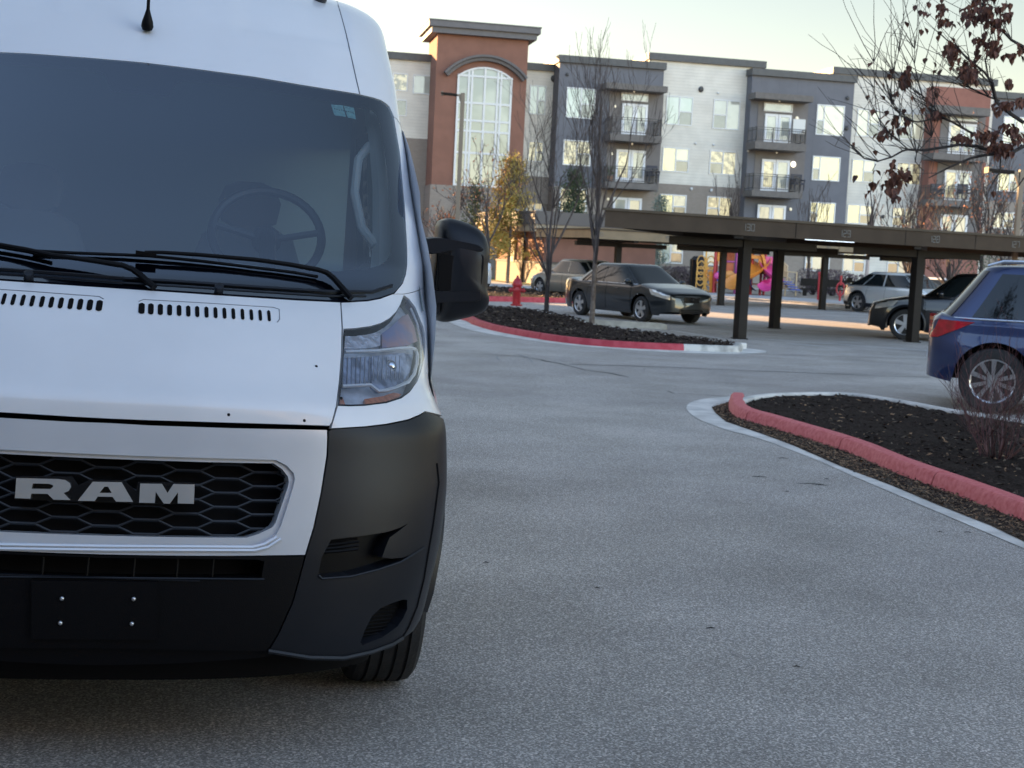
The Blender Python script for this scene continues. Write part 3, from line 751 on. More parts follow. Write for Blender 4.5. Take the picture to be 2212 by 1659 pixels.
for sg in (1, -1):
    mb = MB()
    P = [Vector((sg*x, s, z)) for x, s, z in ((.80,1.50,2.10),(.83,1.35,1.90),(.845,1.20,1.70),(.85,1.08,1.52),(.85,1.0,1.38))]
    mb.tube(P, [.03,.035,.04,.05,.06], 8)
    mb.build('pillar_trim', m_trimL, van, True); mb = MB()
    mb.tube([Vector((sg*x, s, z)) for x, s, z in ((.80,1.33,1.86),(.755,1.25,1.80),(.74,1.17,1.68),(.765,1.10,1.56),(.81,1.05,1.50))], .016, 8)
    mb.build('grab_handle', m_trimL, van, True)
    mb = MB(); mb.box(min(sg*.86,sg*.9), max(sg*.86,sg*.9), 1.15, 2.5, .5, 1.34); mb.build('door_lining', m_dash, van)
# papers and sticker clutter on the dash
mb = MB(); mb.obox(VO*0+Vector((-.13,1.0,1.385)), (.18,.02,0), (0,.1,.0), (0,0,.004)); mb.build('dash_papers', MT['concrete'], van); mb = MB(); mb.obox(Vector((-.45,1.0,1.375)), (.12,-.02,0), (0,.09,.0), (0,0,.05))
mb.build('dash_box', mat('paper', (.35,.42,.43), .8), van)

# wipers
def wiper(L, arm, name='wiper'):
    mb = MB(); mb.tube([sp(u, v, o*.7) for u, v, o in L], [.0055]*len(L), 6)
    mb.tube([sp(u, v, o*.65) for u, v, o in arm], [lerp(.005,.010,i/(len(arm)-1)) for i in range(len(arm))], 8)
    return mb.build(name, MT['trim_dark'], van, True)
wiper([(70,549,.02),(160,553,.018),(268,557,.018),(320,560,.02),(430,570,.018),(548,584,.018),(630,594,.018),(684,603,.016)],
      [(312,560,.045),(350,562,.05),(430,567,.05),(548,577,.05),(620,586,.048),(682,596,.045),(700,601,.042),(715,611,.036),(735,632,.03),(756,652,.02)])
mb = MB(); mb.obox(sp(315,564,.030), (.06,.0,-.005), (0,.02,0), (0,.0,.012)); mb.build('wiper_joint', MT['trim_dark'], van)
wiper([(-160,520,.02),(-60,528,.02),(0,541,.02),(60,551,.02),(112,563,.02)],
      [(-60,530,.045),(0,543,.045),(60,554,.045),(112,566,.045),(190,577,.045),(265,589.5,.045),(285,596,.04),(303,607,.032),(333,629,.02)])
for u in (62, 472):
    mb = MB(); c = sp(u, 604 if u < 100 else 632, .012); mb.lathe([(.014,-.01),(.014,.012),(.006,.016)], c, (0,-.6,.8), 10); mb.build('washer_nozzle', MT['trim'], van, True)

# mirrors
def pillow(name, P, s, prof, m, sg, parent, sm_=True, ctr=None):
    Q = [lp(u, v, s) for u, v in P]; Q = crom(Q, .012, True)
    c = sum(Q, Vector())/len(Q); mb = MB()
    R = [[Vector((sg*(c.x+(q.x-c.x)*k), s+ds, c.z+(q.z-c.z)*k)) for q in Q] for k, ds in prof]
    if sg > 0: R = [r[::-1] for r in R]
    mb.rings(R, True, True, True)
    return mb.build(name, m, parent, 50)
MS = 1.18
Lm = lambda L: [(877.8+.2315*x, 384+.2315*y) for x, y in L]
mout = Lm([(312,560),(322,450),(345,400),(400,378),(480,388),(600,428),(690,478),(745,545),(772,630),(778,700),(768,800),(766,950),(762,1070),(778,1120),(772,1190),(735,1250),(670,1285),(560,1315),(400,1350),(320,1342),(275,1305),(258,1270),(252,1150),(262,1000),(285,700)])
mrec = Lm([(300,665),(500,680),(690,702),(718,725),(722,800),(700,1000),(690,1045),(640,1052),(400,1055),(268,1055),(262,1040),(285,760)])
mpan = Lm([(318,725),(500,735),(660,752),(664,800),(662,1000),(655,1035),(600,1045),(400,1050),(300,1050),(300,900)])
mband = Lm([(215,1062),(450,1060),(690,1058),(694,1090),(688,1140),(640,1152),(450,1158),(212,1160)])
mup = Lm([(168,565),(210,556),(320,560),(600,610),(690,640),(715,670),(700,690),(500,668),(280,705),(205,712),(165,655)])
mlow = Lm([(212,1045),(300,1060),(300,1270),(186,1290),(190,1180)])
base = [(897,455),(903,490),(915,520),(926,545),(931,575),(930,620),(926,680),(921,690),(918,640),(908,540)]
for sg in (1, -1):
    mr = pillow('side_mirror', mout, MS, [(.05,-.075),(.45,-.07),(.75,-.055),(.90,-.03),(.98,.0),(1.0,.03),(1.0,.12),(.95,.14)], MT['trim'], sg, van)
    pillow('mirror_recess', mrec, MS-.05, [(.97,-.012),(.99,-.008),(1.0,.0),(1.0,.02)], MT['gloss_black'], sg, mr)
    pillow('mirror_panel', mpan, MS-.062, [(.98,-.006),(1.0,-.002),(1.0,.02)], MT['trim_dark'], sg, mr)
    pillow('mirror_band', mband, MS-.06, [(.97,-.012),(1.0,-.006),(1.0,.05)], MT['trim'], sg, mr)
    pillow('mirror_arm', mup, MS-.04, [(.9,-.03),(1.0,-.015),(1.0,.06)], MT['trim'], sg, mr)
    pillow('mirror_arm', mlow, MS-.03, [(.9,-.02),(1.0,-.01),(1.0,.08)], MT['trim'], sg, mr)
    pillow('mirror_glass', scalepx(mout, .88), MS+.141, [(1,0),(.99,.002)], MT['chrome'], sg, mr)
    pillow('mirror_foot', base, MS-.02, [(.9,-.02),(1.0,.0),(1.0,.10)], MT['trim'], sg, van)
# ================================================================== GROUND, KERBS, BEDS
mb = MB(); n = 60
mb.quad((-400,-160,0),(500,-160,0),(500,900,0),(-400,900,0))
tag(mb.build('ground', MT['asphalt']), kind='structure')
def flat(name, P, m, z, kind='structure', grid=None, h=None, parent=None):
    # polygon of ground points, optionally with an uneven interior
    V = [Vector((p[0], p[1])) for p in P]; nb = len(V); E = [(i, (i+1) % nb) for i in range(nb)]
    if grid:
        x0, x1 = min(v.x for v in V), max(v.x for v in V); y0, y1 = min(v.y for v in V), max(v.y for v in V)
        pl = [(v.x, v.y) for v in V]; y = y0
        while y < y1:
            x = x0+random.random()*grid
            while x < x1:
                q = (x+random.uniform(-.3, .3)*grid, y+random.uniform(-.3, .3)*grid)
                if inside(q, pl) and min((q[0]-a)**2+(q[1]-b)**2 for a, b in pl) > (.5*grid)**2: V.append(Vector(q))
                x += grid
            y += grid
    vo, eo, fo, a, b, c = delaunay_2d_cdt(V, E, [], 1, 1e-6)
    mb = MB(); mb.add([(q.x, q.y, z+(h(q.x, q.y) if h and i >= nb else 0)) for i, q in enumerate(vo)], [tuple(f) for f in fo])
    o = mb.build(name, m, None, bool(grid)); tag(o, kind=kind); return o
def kerb(name, P, w, hgt, m, closed=False, gaps=0, inward=1, batter=.03, z0=0.0, caps=True):
    # P: base outer line on the ground; the bed lies to the left of it when inward=1
    N_ = len(P); mb = MB(); R = []
    for i in range(N_):
        t = (P[(i+1) % N_]-P[i-1]) if closed else (P[min(i+1, N_-1)]-P[max(i-1, 0)])
        t = Vector((t.x, t.y, 0)).normalized(); nrm = Vector((-t.y, t.x, 0))*inward
        pr = [(0,0),(batter*.8,hgt-.03),(batter+.015,hgt-.006),(batter+.04,hgt),(w-.02,hgt),(w,hgt-.02),(w,0)]
        R.append([P[i]+nrm*a+Vector((0,0,b+z0)) for a, b in pr])
    if inward > 0: R = [r[::-1] for r in R]
    if gaps:
        seg = []; acc = 0; cur = [R[0]]
        for i in range(1, N_):
            acc += (P[i]-P[i-1]).length; cur.append(R[i])
            if acc > gaps:
                d = (R[i][0]-R[i-1][0]).normalized()*.010
                cur[-1] = [p-d for p in R[i]]
                mb.rings(cur, False, True, True); cur = [[p+d for p in R[i]]]; acc = 0
        if len(cur) > 1: mb.rings(cur, False, True, True)
    elif closed: R.append(R[0]); mb.rings(R, False)
    else: mb.rings(R, False, True, True)
    tag(mb.build(name, m, None, 30), kind='structure')
    return [P[i] for i in range(N_)]
def offs(P, d):
    out = []
    for i in range(len(P)):
        t = P[min(i+1, len(P)-1)]-P[max(i-1, 0)]; t = Vector((t.x, t.y, 0)).normalized()
        out.append(P[i]+Vector((-t.y, t.x, 0))*d)
    return out
def chips(name, poly, n, m, z, smin, smax, label=None, weight=None, flatn=.35, mats=None):
    x0, x1 = min(p[0] for p in poly), max(p[0] for p in poly); y0, y1 = min(p[1] for p in poly), max(p[1] for p in poly)
    pl = [(p[0], p[1]) for p in poly]; mb = MB(); k = 0; tr = 0
    while k < n and tr < n*60:
        tr += 1; q = (random.uniform(x0, x1), random.uniform(y0, y1))
        if weight and random.random() > weight(*q): continue
        if not inside(q, pl): continue
        s = random.uniform(smin, smax); a = random.random()*2*pi; b = random.uniform(-.5, .5)
        ax = Vector((cos(a)*cos(b), sin(a)*cos(b), sin(b)))*s; ay = Vector((-sin(a), cos(a), random.uniform(-.6, .6))).normalized()*s*random.uniform(.25, .6)
        zz = z(q[0], q[1]) if callable(z) else z
        c = Vector((q[0], q[1], zz+random.uniform(0, s*flatn)))
        if mats: mb.m = random.choice(mats)
        b0 = c+Vector((0, 0, s*.15))
        mb.add([c-ax/2-ay*.3, c-ax*.1-ay*.5, c+ax/2+ay*.1, c+ay*.5, b0], [(0,1,4),(1,2,4),(2,3,4),(3,0,4)])
        k += 1
    o = mb.build(name, m if isinstance(m, list) else [m]); tag(o, label, kind='stuff'); return o
HK = .115
# near island: red kerb in front, bare concrete kerb behind
rk = [G(u, v) for u, v in ((1573.8,868),(1573,880),(1577,893),(1597,906),(1639.5,918.5),(1696,935.8),(1781.6,962.4),(1850,987),(1927,1021),(2065.8,1072.6),(2212,1129))]
e = (rk[-1]-rk[-3]).normalized(); rk += [rk[-1]+e*1.2, rk[-1]+e*2.6]
bk = [G(u, v, HK) for u, v in ((1579,862),(1600,855.5),(1621.8,851),(1675,846.3),(1763.8,844.8),(1852.6,847.5),(1959,863),(2065.8,882.5),(2172.3,898.5),(2212,904))]
for p in bk: p.z = 0
e = (bk[-1]-bk[-3]).normalized(); bk += [bk[-1]+e*1.5, bk[-1]+e*3.5]
RK = crom(rk, .12); BK = crom(bk, .15)
kerb('kerb', RK, .17, HK, MT['redkerb2'], gaps=1.9, inward=1)
kerb('kerb', BK, .15, HK-.002, MT['concrete'], inward=-1)
end = [rk[-1], rk[-1]+Vector((2.2,1.2,0)), bk[-1]+Vector((.6,-1.6,0)), bk[-1]]
kerb('kerb', crom(end, .3), .15, HK-.004, MT['concrete'], inward=1)
inner1 = offs(RK, .15)+end[1:3]+offs(BK, -.13)[::-1]
def hm(x, y): return .012*noise.noise(Vector((x*1.3, y*1.3, 0)))+.018*noise.noise(Vector((x*6, y*6, 2)))+.02*noise.noise(Vector((x*17, y*17, 5)))
tag(flat('mulch', inner1, MT['soil'], HK-.035, grid=.075, h=hm, kind='stuff'), 'dark brown bark mulch filling the near kerbed island')
chips('mulch_chips', inner1, 9000, [MT['chipA'], MT['chipB'], MT['leafA']], lambda x, y: HK-.04+hm(x, y), .02, .07, 'bark chips and dry leaf scraps on the near island', mats=[0]*12+[1]+[2], weight=lambda x, y: 1 if y < 13 else .6)
# concrete apron with dry leaf litter
go_ = [G(u, v) for u, v in ((1579,857),(1525.9,861.5),(1493.9,868.8),(1483,879),(1486,888.5),(1508,905.6),(1568.5,928.7),(1639.5,948),(1746,987.3),(1852.6,1033.5),(1994.7,1093.9),(2136.8,1154),(2212,1186))]
e = (go_[-1]-go_[-3]).normalized(); go_ += [go_[-1]+e*1.2]
GO_ = crom(go_, .15)
flat('gutter', GO_+offs(RK, .06)[::-1][4:]+[G(1600, 852)], MT['concrete'], .004)
lo_ = [G(u, v) for u, v in ((1537,881),(1545,893),(1568,912),(1639,936),(1710,962),(1817,1009),(1923,1049),(2030,1094),(2137,1136),(2212,1172))]
lo_ += [lo_[-1]+(lo_[-1]-lo_[-2]).normalized()*.9]
LIT = lo_+offs(RK, .03)[::-1][12:]
tag(flat('leaf_mould', LIT, mat('leaf_mould', (.085,.06,.042), .95, vcol=(.04,.03,.023), vscale=40, spec=.1), .0085, kind='stuff'), 'thin dark leaf mould under the litter along the near red kerb')
chips('leaf_litter', [(p.x, p.y) for p in LIT], 7000, [MT['leafA'], MT['chipB'], MT['chipA']], .006, .012, .04, 'dry brown leaf litter along the near red kerb', flatn=.5, mats=[0,0,2,1,2])
# far island with the red kerb
k2 = [G(u, v) for u, v in ((935,668),(950,677),(975,686),(1007,694),(1023,702),(1071.5,716),(1175.6,735),(1279.8,747.2),(1384,754),(1477.7,757.8))]
k2b = [k2[-1]]+[G(u, v) for u, v in ((1540,760),(1592,761.5),(1602,759),(1606,753))]
K2 = crom(k2, .25); K2b = crom(k2b, .12)
k2c = [k2b[-1]]+[G(u, v, HK) for u, v in ((1585,739),(1500,728.5),(1419,718),(1342,709),(1290,700),(1239,683),(1174,672),(1109,665),(1058,662),(990,657),(940,659))]
for p in k2c: p.z = 0
k2c.append(k2[0]); K2c = crom(k2c, .25)
kerb('kerb', K2, .17, HK, MT['redkerb'], gaps=5.5)
kerb('kerb', K2b, .17, HK-.002, MT['concrete_dirty'])
kerb('kerb', K2c, .15, HK-.004, MT['concrete'])
inner2 = offs(K2, .15)+offs(K2b, .15)[1:]+offs(K2c, .13)[1:-1]
tag(flat('mulch', inner2, MT['soil'], HK-.03, grid=.3, h=lambda x, y: hm(x, y)*1.5+.04, kind='stuff'), 'dark mulch round the two bare trees')
chips('mulch_chips', inner2, 5000, [MT['chipA'], MT['chipB']], lambda x, y: HK+.0, .05, .13, 'bark chips round the two bare trees', mats=[0]*9+[1])
g2 = [G(u, v) for u, v in ((925,667),(960,690),(976,698.6),(1019,714),(1089,727),(1210,743.5),(1349,755.5),(1488,763),(1592,765),(1654.8,761.5),(1644,756.6),(1606,752))]
flat('gutter', crom(g2, .3)+K2b[::-1]+K2[::-1], MT['concrete'], .004)
# third bed behind, with its own red kerb
k3 = [G(u, v) for u, v in ((930,652),(1058,651),(1120,652.5),(1213,654.5),(1240,655))]
K3 = crom(k3, .5); kerb('kerb', K3, .17, HK+.05, MT['redkerb'])
bed3 = offs(K3, .15)+[G(u, v) for u, v in ((1270,641),(1210,636),(1130,629),(1058,625),(930,622))]
tag(flat('mulch', bed3, MT['soil'], HK+.02, grid=.7, h=lambda x, y: .05*noise.noise(Vector((x, y, 1))), kind='stuff'), 'mulch bed behind the lane, beyond the hydrant')
chips('leaf_litter', bed3, 900, [MT['chipA'], MT['leafA']], HK+.03, .06, .16, 'dry leaves on the bed beyond the hydrant', mats=[0,1,1])
m_walk = mat('pale_concrete', (.42,.42,.41), .85, var=.08, vscale=.8)
m_grass = mat('winter_grass', (.10,.115,.04), .95, vcol=(.22,.20,.085), vscale=3, bump=.6, bscale=20)
m_play = mat('wood_fibre', (.26,.205,.15), .95, vcol=(.36,.30,.24), vscale=2.5, bump=.5, bscale=15)
flat('pavement', [G(u, v) for u, v in ((930,624),(1058,626),(1150,630),(1210,635),(1205,627),(1150,618),(1058,607),(930,603))], m_walk, .02)
GR = [G(u, v) for u, v in ((1058,607),(1150,618.5),(1170,616),(1150,601),(1058,597),(900,592),(900,601))]
tag(flat('grass', GR, m_grass, .035, grid=1.2, h=lambda x, y: .05*random.random(), kind='stuff'), 'short winter lawn in front of the golden pine')
# playground side: kerbed walk, wood fibre, upper walk
bands = [((1481,640.5),(1560,645.5),(1700,655.5),(1860,667.5),(1900,670.5)), ((1481,633),(1560,637),(1700,646),(1840,655),(1900,659)), ((1481,620),(1560,625),(1700,632),(1860,641),(1900,643)), ((1481,611),(1560,614.5),(1700,622),(1860,630),(1950,634)), ((1400,602),(1560,608),(1700,613),(1860,620),(2300,640))]
def band(a, b, m, z, nm, kind='structure', lab=None):
    o = flat(nm, [G(*p) for p in bands[a]]+[G(*p) for p in bands[b]][::-1], m, z, kind=kind, grid=(1.0 if kind == 'stuff' else None), h=(lambda x, y: .06*random.random()) if kind == 'stuff' else None); tag(o, lab)
band(0, 1, m_walk, .10, 'pavement'); band(1, 2, m_play, .06, 'playground_surface', 'stuff', 'tan wood fibre ground under the playground')
band(2, 3, m_walk, .09, 'pavement')
flat('pavement', [G(u, v) for u, v in ((1900,643),(2300,665),(2300,640),(1950,634))], m_walk, .02)
KB = crom([G(*p) for p in bands[0]], 1.0); kerb('kerb', KB, .15, .12, MT['concrete'])
flat('lawn', [G(u, v) for u, v in ((1400,612),(1481,612.5),(1700,623),(2300,652),(2500,664),(2500,634),(700,547),(700,580),(1058,596),(1150,600))], m_grass, .012)
# painted bay lines
def stripe(a, b, w=.1, z=.004, m=None):
    A, B = G(*a), G(*b); d = (B-A).normalized(); n_ = Vector((-d.y, d.x, 0))*w/2
    mb = MB(); mb.quad(*(Vector((q.x, q.y, z)) for q in (A-n_, B-n_, B+n_, A+n_))); tag(mb.build('bay_line', m or MT['paintline']), kind='structure')
for a, b in (((1451,714),(1556,731)),((1505,712),(1730,727)),((1552,706),(1690,716)),((1600,729),(2100,765)),((1330,683),(1230,664)),((1812,738),(1865,742)),((1700,742),(1778,748)),((1620,704),(1800,716)),((1900,668),(2100,680))):
    stripe(a, b)
# cracks and tar lines in the asphalt
m_tar = mat('tar', (.022,.023,.026), .6)
def crack(P, w=.02, z=.003, jag=.05):
    Q = [G(*p) for p in P]; Q = crom(Q, .3); mb = MB(); R = []
    for i, q in enumerate(Q):
        t = Q[min(i+1, len(Q)-1)]-Q[max(i-1, 0)]; n_ = Vector((-t.y, t.x, 0)).normalized(); j = n_*random.uniform(-jag, jag); ww = w*random.uniform(.4, 1.2)/2
        R.append([q+j-n_*ww+Vector((0,0,z)), q+j+n_*ww+Vector((0,0,z))])
    mb.rings(R, False); tag(mb.build('crack', m_tar), kind='structure')
crack([(1165,777),(1232,790),(1260,800),(1310,806),(1355,815)], .05, jag=.06)
crack([(1230,787),(1400,792),(1600,800),(1900,812),(2010,815)], .05, jag=.02)
crack([(1030,765),(1130,771),(1190,782)], .035, jag=.03)
crack([(1440,845),(1455,850),(1490,852),(1570,856)], .03, jag=.04)
crack([(1830,775),(1900,784),(1990,789)], .05, jag=.01); crack([(1600,764),(1850,772),(2000,775)], .04, jag=.02)
m_seal = mat('crack_sealant', (.24,.24,.235), .8)
for P in ([(1073,770),(1080,779),(1110,783),(1137,785)],[(1118,765),(1140,773),(1150,784)]):
    Q = [G(*p) for p in P]; Q = crom(Q, .2); mb = MB()
    R = []
    for i, q in enumerate(Q):
        t = Q[min(i+1, len(Q)-1)]-Q[max(i-1, 0)]; n_ = Vector((-t.y, t.x, 0)).normalized()*random.uniform(.006, .022)
        R.append([q-n_+Vector((0,0,.004)), q+n_+Vector((0,0,.004))])
    mb.rings(R, False); tag(mb.build('crack_repair', m_seal), kind='structure')
# small twigs, dry leaves and marks lying on the asphalt
m_deb = mat('dark_twig', (.02,.018,.016), .9)
for u, v, l in ((1775,975,.14),(1690,990,.1),(1750,1045,.2),(1640,1030,.12),(1770,1048,.12),(2090,1150,.05),(2030,1149,.03),(1845,1020,.03),(1485,2024,0),(1810,968,.03),(1700,1062,.03),(1050,1215,.03),(1535,1357,.04),(1785,1035,.04),(1290,1270,.025),(1720,1440,.03)):
    if l == 0: continue
    c = G(u, v, .004); a = radians(random.uniform(-12, 12)); mb = MB()
    d = Vector((cos(a), sin(a), 0))*l
    mb.tube([c-d/2, c+Vector((0,0,.004)), c+d/2], [.001, .003, .001], 5); o = mb.build('ground_debris', m_deb); tag(o, kind='structure'); o.name = 'road_mark'
ws_ = MB(); A, B = G(1232,700), G(1440,712); d = (B-A).normalized(); n_ = Vector((-d.y, d.x, 0))
P0 = [A, A+(B-A)*.5, B-d*.12, B]
ws_.rings([[p-n_*.10*k+Vector((0,0,0)), p-n_*.085*k+Vector((0,0,.14*k)), p+n_*.12*k+Vector((0,0,.14*k)), p+n_*.14*k] for p, k in zip(P0, (1,1,1,.75))], False, True, True)
o = ws_.build('wheel_stop', mat('pale_kerbstone', (.40,.38,.33), .85, var=.12, vscale=6)); tag(o, 'long pale concrete wheel stop beside the second bare tree', 'wheel stop')
# ================================================================== CARS
def spw(c, p): return (1 if c >= 0 else -1)*abs(c)**p
def car(label, cat, loc, head, paint, L=4.75, W=1.80, H=1.46, wb=2.75, fo=.95, wr=.32, gc=.20, belt=.92, hood=(.78,.95), deck=(1.02,1.0),
        cab=(-2.05,-1.15,.55,1.35), rear='sedan', lamp='front', alloy=None, cladding=False, rails=False, spokes=5, tail=None, glassdark=True, bottom=.75, name='parked_car', pil=(.05,), dwin=None, handlem=None):
    r = empty(name, (loc[0], loc[1], 0), radians(head)); tag(r, label, cat)
    h2 = L/2; xf = h2-fo; xr = xf-wb; Ra = wr+.07
    fz = [(.15,.90),(.25,.95),(.4,.985),(.6,1.0),(.75,.99),(.9,.955),(1.1,.93),(1.3,.9)]
    def w(x): t = min(1, abs(x)/h2); return W/2*(.60+.40*(1-t**7)**.5)*(1-.03*t*t)
    # top line of the body: tail, deck, belt, cowl, hood, nose
    top = [(-h2,bottom+.02),(-h2+.04,deck[0]-.08),(-h2+.15,deck[0]),(cab[0],deck[1]),(cab[0]+.5,belt+.03),(cab[3]-.1,belt+.02),(cab[3]+.05,hood[1]),(h2-.45,hood[0]+.02),(h2-.12,hood[0]-.07),(h2-.02,bottom-.08),(h2,bottom-.14)]
    def arch(x):
        z = gc+(.06 if abs(x) > h2-.3 else 0)+.05*max(0, (abs(x)-h2+.3)/.3)
        for c in (xf, xr):
            if abs(x-c) < Ra: z = max(z, wr+sqrt(Ra*Ra-(x-c)**2))
        return z
    def side(x, z): return w(x)*tab(fz, z)
    mb = MB(); R = []; NX = int(L/.04)
    for i in range(NX+1):
        x = -h2+L*i/NX; zt = tab(top, x); zs = zt-.07 if zt < belt+.2 else zt-.07; z0 = min(arch(x), zs-.03); row = []
        for j in range(10):
            z = lerp(z0, zs, j/9); row.append(Vector((x, side(x, z), z)))
        ys = side(x, zs)
        for j in range(1, 7):
            a = pi/2*j/6; row.append(Vector((x, ys*cos(a)**.55 if j < 6 else 0, zs+(zt-zs)*sin(a)**.8)))
        full = row+[Vector((p.x, -p.y, p.z)) for p in row[-2::-1]]
        R.append(full)
    mb.rings(R, False, True, True)
    body = mb.build('body', paint, r, 35)
    # dark wells and floor
    mb = MB(); mb.box(-h2+.55, h2-.55, -W/2*.80, W/2*.80, gc+.03, .62)
    for c in (xf, xr): mb.box(c-Ra-.05, c+Ra+.05, -W/2+.27, W/2-.27, gc+.10, wr+Ra+.0); mb.build('underbody', MT['black'], r)
    # cabin
    def cabp(th, t, o=0.0):
        rz = lerp(belt-.03, H-.05, t); xa = lerp(cab[0], cab[1], t**.92); xb = lerp(cab[3], cab[2], t**.92)
        cx = (xa+xb)/2; ax = (xb-xa)/2+o; by = W/2*lerp(.925, .70, t**1.15)+o
        c, s = cos(th), sin(th); return Vector((cx+ax*spw(c, .36), by*spw(s, .36), rz))
    NT_, NR = 64, 9
    mb = MB(); R = [[cabp(2*pi*k/NT_, i/NR) for k in range(NT_)] for i in range(NR+1)]
    last = R[-1]; cx = sum((p.x for p in last))/NT_
    for k_, dz in ((.93,.025),(.8,.040),(.5,.048),(.02,.050)):
        R.append([Vector((cx+(p.x-cx)*k_, p.y*k_, H-.05+dz)) for p in last])
    mb.rings(R, True, False, True); mb.build('roof', paint, r, 50)
    def thx(fx): return acos(spw(fx, 1/.36))
    def win(nm, f0, f1, t0, t1, m, sg=1, sl0=0, sl1=0, o=.006, n=8):
        mb = MB(); R = []
        for i in range(7):
            t = lerp(t0, t1, i/6); a = lerp(f0+sl0*0, f0+sl0, i/6); b = lerp(f1, f1+sl1, i/6)
            R.append([(lambda p: Vector((p.x, p.y*sg, p.z)))(cabp(thx(max(-.999, min(.999, lerp(a, b, k/n)))), t, o)) for k in range(n+1)])
        mb.rings(R, False); return mb.build(nm, m, r, True)
    gl = MT['carglass']
    ws_ = [(-.90, -.02), (.03, .90)] if rear == 'sedan' else [(-.93,-.50),(-.46,.06),(.11,.92)]
    if dwin: ws_ = dwin
    for sg in (1, -1):
        for a, b in ws_: win('side_window', a, b, .10, .90, gl, sg, 0, 0)
    def endwin(nm, sgx):
        mb = MB(); R = []
        for i in range(8):
            t = lerp(.06, .95, i/7); row = []
            for k in range(13):
                a = lerp(-.60, .60, k/12); th = a if sgx > 0 else pi-a
                row.append(cabp(th, t, .007))
            R.append(row)
        mb.rings(R, False); mb.build(nm, gl, r, True)
    endwin('windscreen', 1); endwin('rear_window', -1)
    for sg in (1, -1):   # belt trim
        mb = MB(); mb.tube([(lambda p: Vector((p.x, p.y*sg, p.z)))(cabp(thx(lerp(-.93, .9, k/16)), .07, .012)) for k in range(17)], .010, 5)
        mb.build('window_trim', MT['chrome'] if not cladding else MT['gloss_black'], r, True)
    # wheels
    am = alloy or MT['alloy']
    for sg in (1, -1):
        for x in (xf, xr):
            yc = sg*(side(x, .6)-.125); mb = MB(); ax = (0, sg, 0); c = (x, yc, wr)
            mb.lathe([(wr*.66,-.1),(wr*.95,-.1),(wr,-.075),(wr,.075),(wr*.95,.098),(wr*.80,.108),(wr*.68,.10),(wr*.66,.07)], c, ax, 32)
            wh = mb.build('wheel', MT['rubber'], r, 30)
            mb = MB(); ri = wr*.68
            mb.lathe([(ri,.095),(ri*.93,.085),(ri*.90,.03)], c, ax, 32, False)
            for k in range(spokes):
                a = 2*pi*k/spokes+.3; d = Vector((cos(a), 0, sin(a))); tt = Vector((-sin(a), 0, cos(a)))
                C = Vector(c); f = .5 if spokes > 7 else 1
                P = [C+d*ri*.1+tt*.035*f, C+d*ri*.93+tt*.055*f, C+d*ri*.93-tt*.055*f, C+d*ri*.1-tt*.035*f]
                yo = [.085,.088,.088,.085]
                mb.add([p+Vector((0, sg*y, 0)) for p, y in zip(P, yo)]+[p+Vector((0, sg*(y-.03), 0)) for p, y in zip(P, yo)], [(0,1,2,3),(7,6,5,4),(0,4,5,1),(1,5,6,2),(2,6,7,3),(3,7,4,0)])
            mb.lathe([(.05,.06),(.05,.092),(.0,.096)], c, ax, 14)
            mb.build('rim', am, wh)
            mb = MB(); mb.lathe([(ri*.92,.02),(0,.02)], c, ax, 24); mb.build('brake_disc', MT['black'], wh)
    # body-side patches
    def patch(nm, P, m, sg=1, o=.007, par=None, n=5):
        # P: four corners (x,z): x0z0 x1z0 x1z1 x0z1
        mb = MB(); R = []
        for j in range(n+1):
            t = j/n; row = []
            for i in range(n+1):
                s = i/n; x = lerp(lerp(P[0][0], P[1][0], s), lerp(P[3][0], P[2][0], s), t); z = lerp(lerp(P[0][1], P[1][1], s), lerp(P[3][1], P[2][1], s), t)
                zt = tab(top, x)-.07
                y = side(x, min(z, zt))
                if z > zt: y *= max(.1, 1-((z-zt)/.07)**2)**.5
                xx = x+(o if abs(x) > h2-.06 else 0)*(1 if x > 0 else -1)
                row.append(Vector((xx, sg*(y+o), z)))
            R.append(row)
        mb.rings(R, False); return mb.build(nm, m, r, True)
    hd0 = hood[0]
    for sg in (1, -1):
        patch('headlight', [(h2-.55,hd0-.16),(h2-.04,hd0-.26),(h2-.06,hd0-.09),(h2-.68,hd0-.01)], m_hl, sg, .010)
        if tail: patch('tail_light', tail, m_tl, sg, .012)
        else: patch('tail_light', [(-h2+.01,deck[0]-.26),(-h2+.30,deck[0]-.20),(-h2+.36,deck[0]-.09),(-h2+.03,deck[0]-.10)], m_tl, sg, .010)
        for xh in ((xf-1.05, xr+.55) if wb > 2 else ()):
            mb = MB(); y = side(xh, belt-.12); mb.box(xh-.09, xh+.09, min(sg*y, sg*(y+.028)), max(sg*y, sg*(y+.028)), belt-.135, belt-.105); mb.build('door_handle', handlem or paint, r, bevel=.008)
        # door shut lines
        for k_, xh in enumerate((xf-.42, (xf+xr)/2-.12, xr+.36)):
            mb = MB(); P = [Vector((xh+(.0 if k_ < 2 else .22*(z-.4)), sg*(side(xh, z)+.0015), z)) for z in [lerp(.28, belt-.02, q/8) for q in range(9)]]
            if k_ == 2: P = P[3:]
            mb.tube(P, .005, 4); mb.build('door_gap', MT['black'], r)
        mb = MB(); P = cabp(thx(.80), .14, .0); mb.sphere((P.x-.02, sg*(P.y+.11), P.z+.03), .11, 8, (.75,.9,.62)); mb.build('side_mirror', MT['gloss_black'] if cladding else paint, r, True)
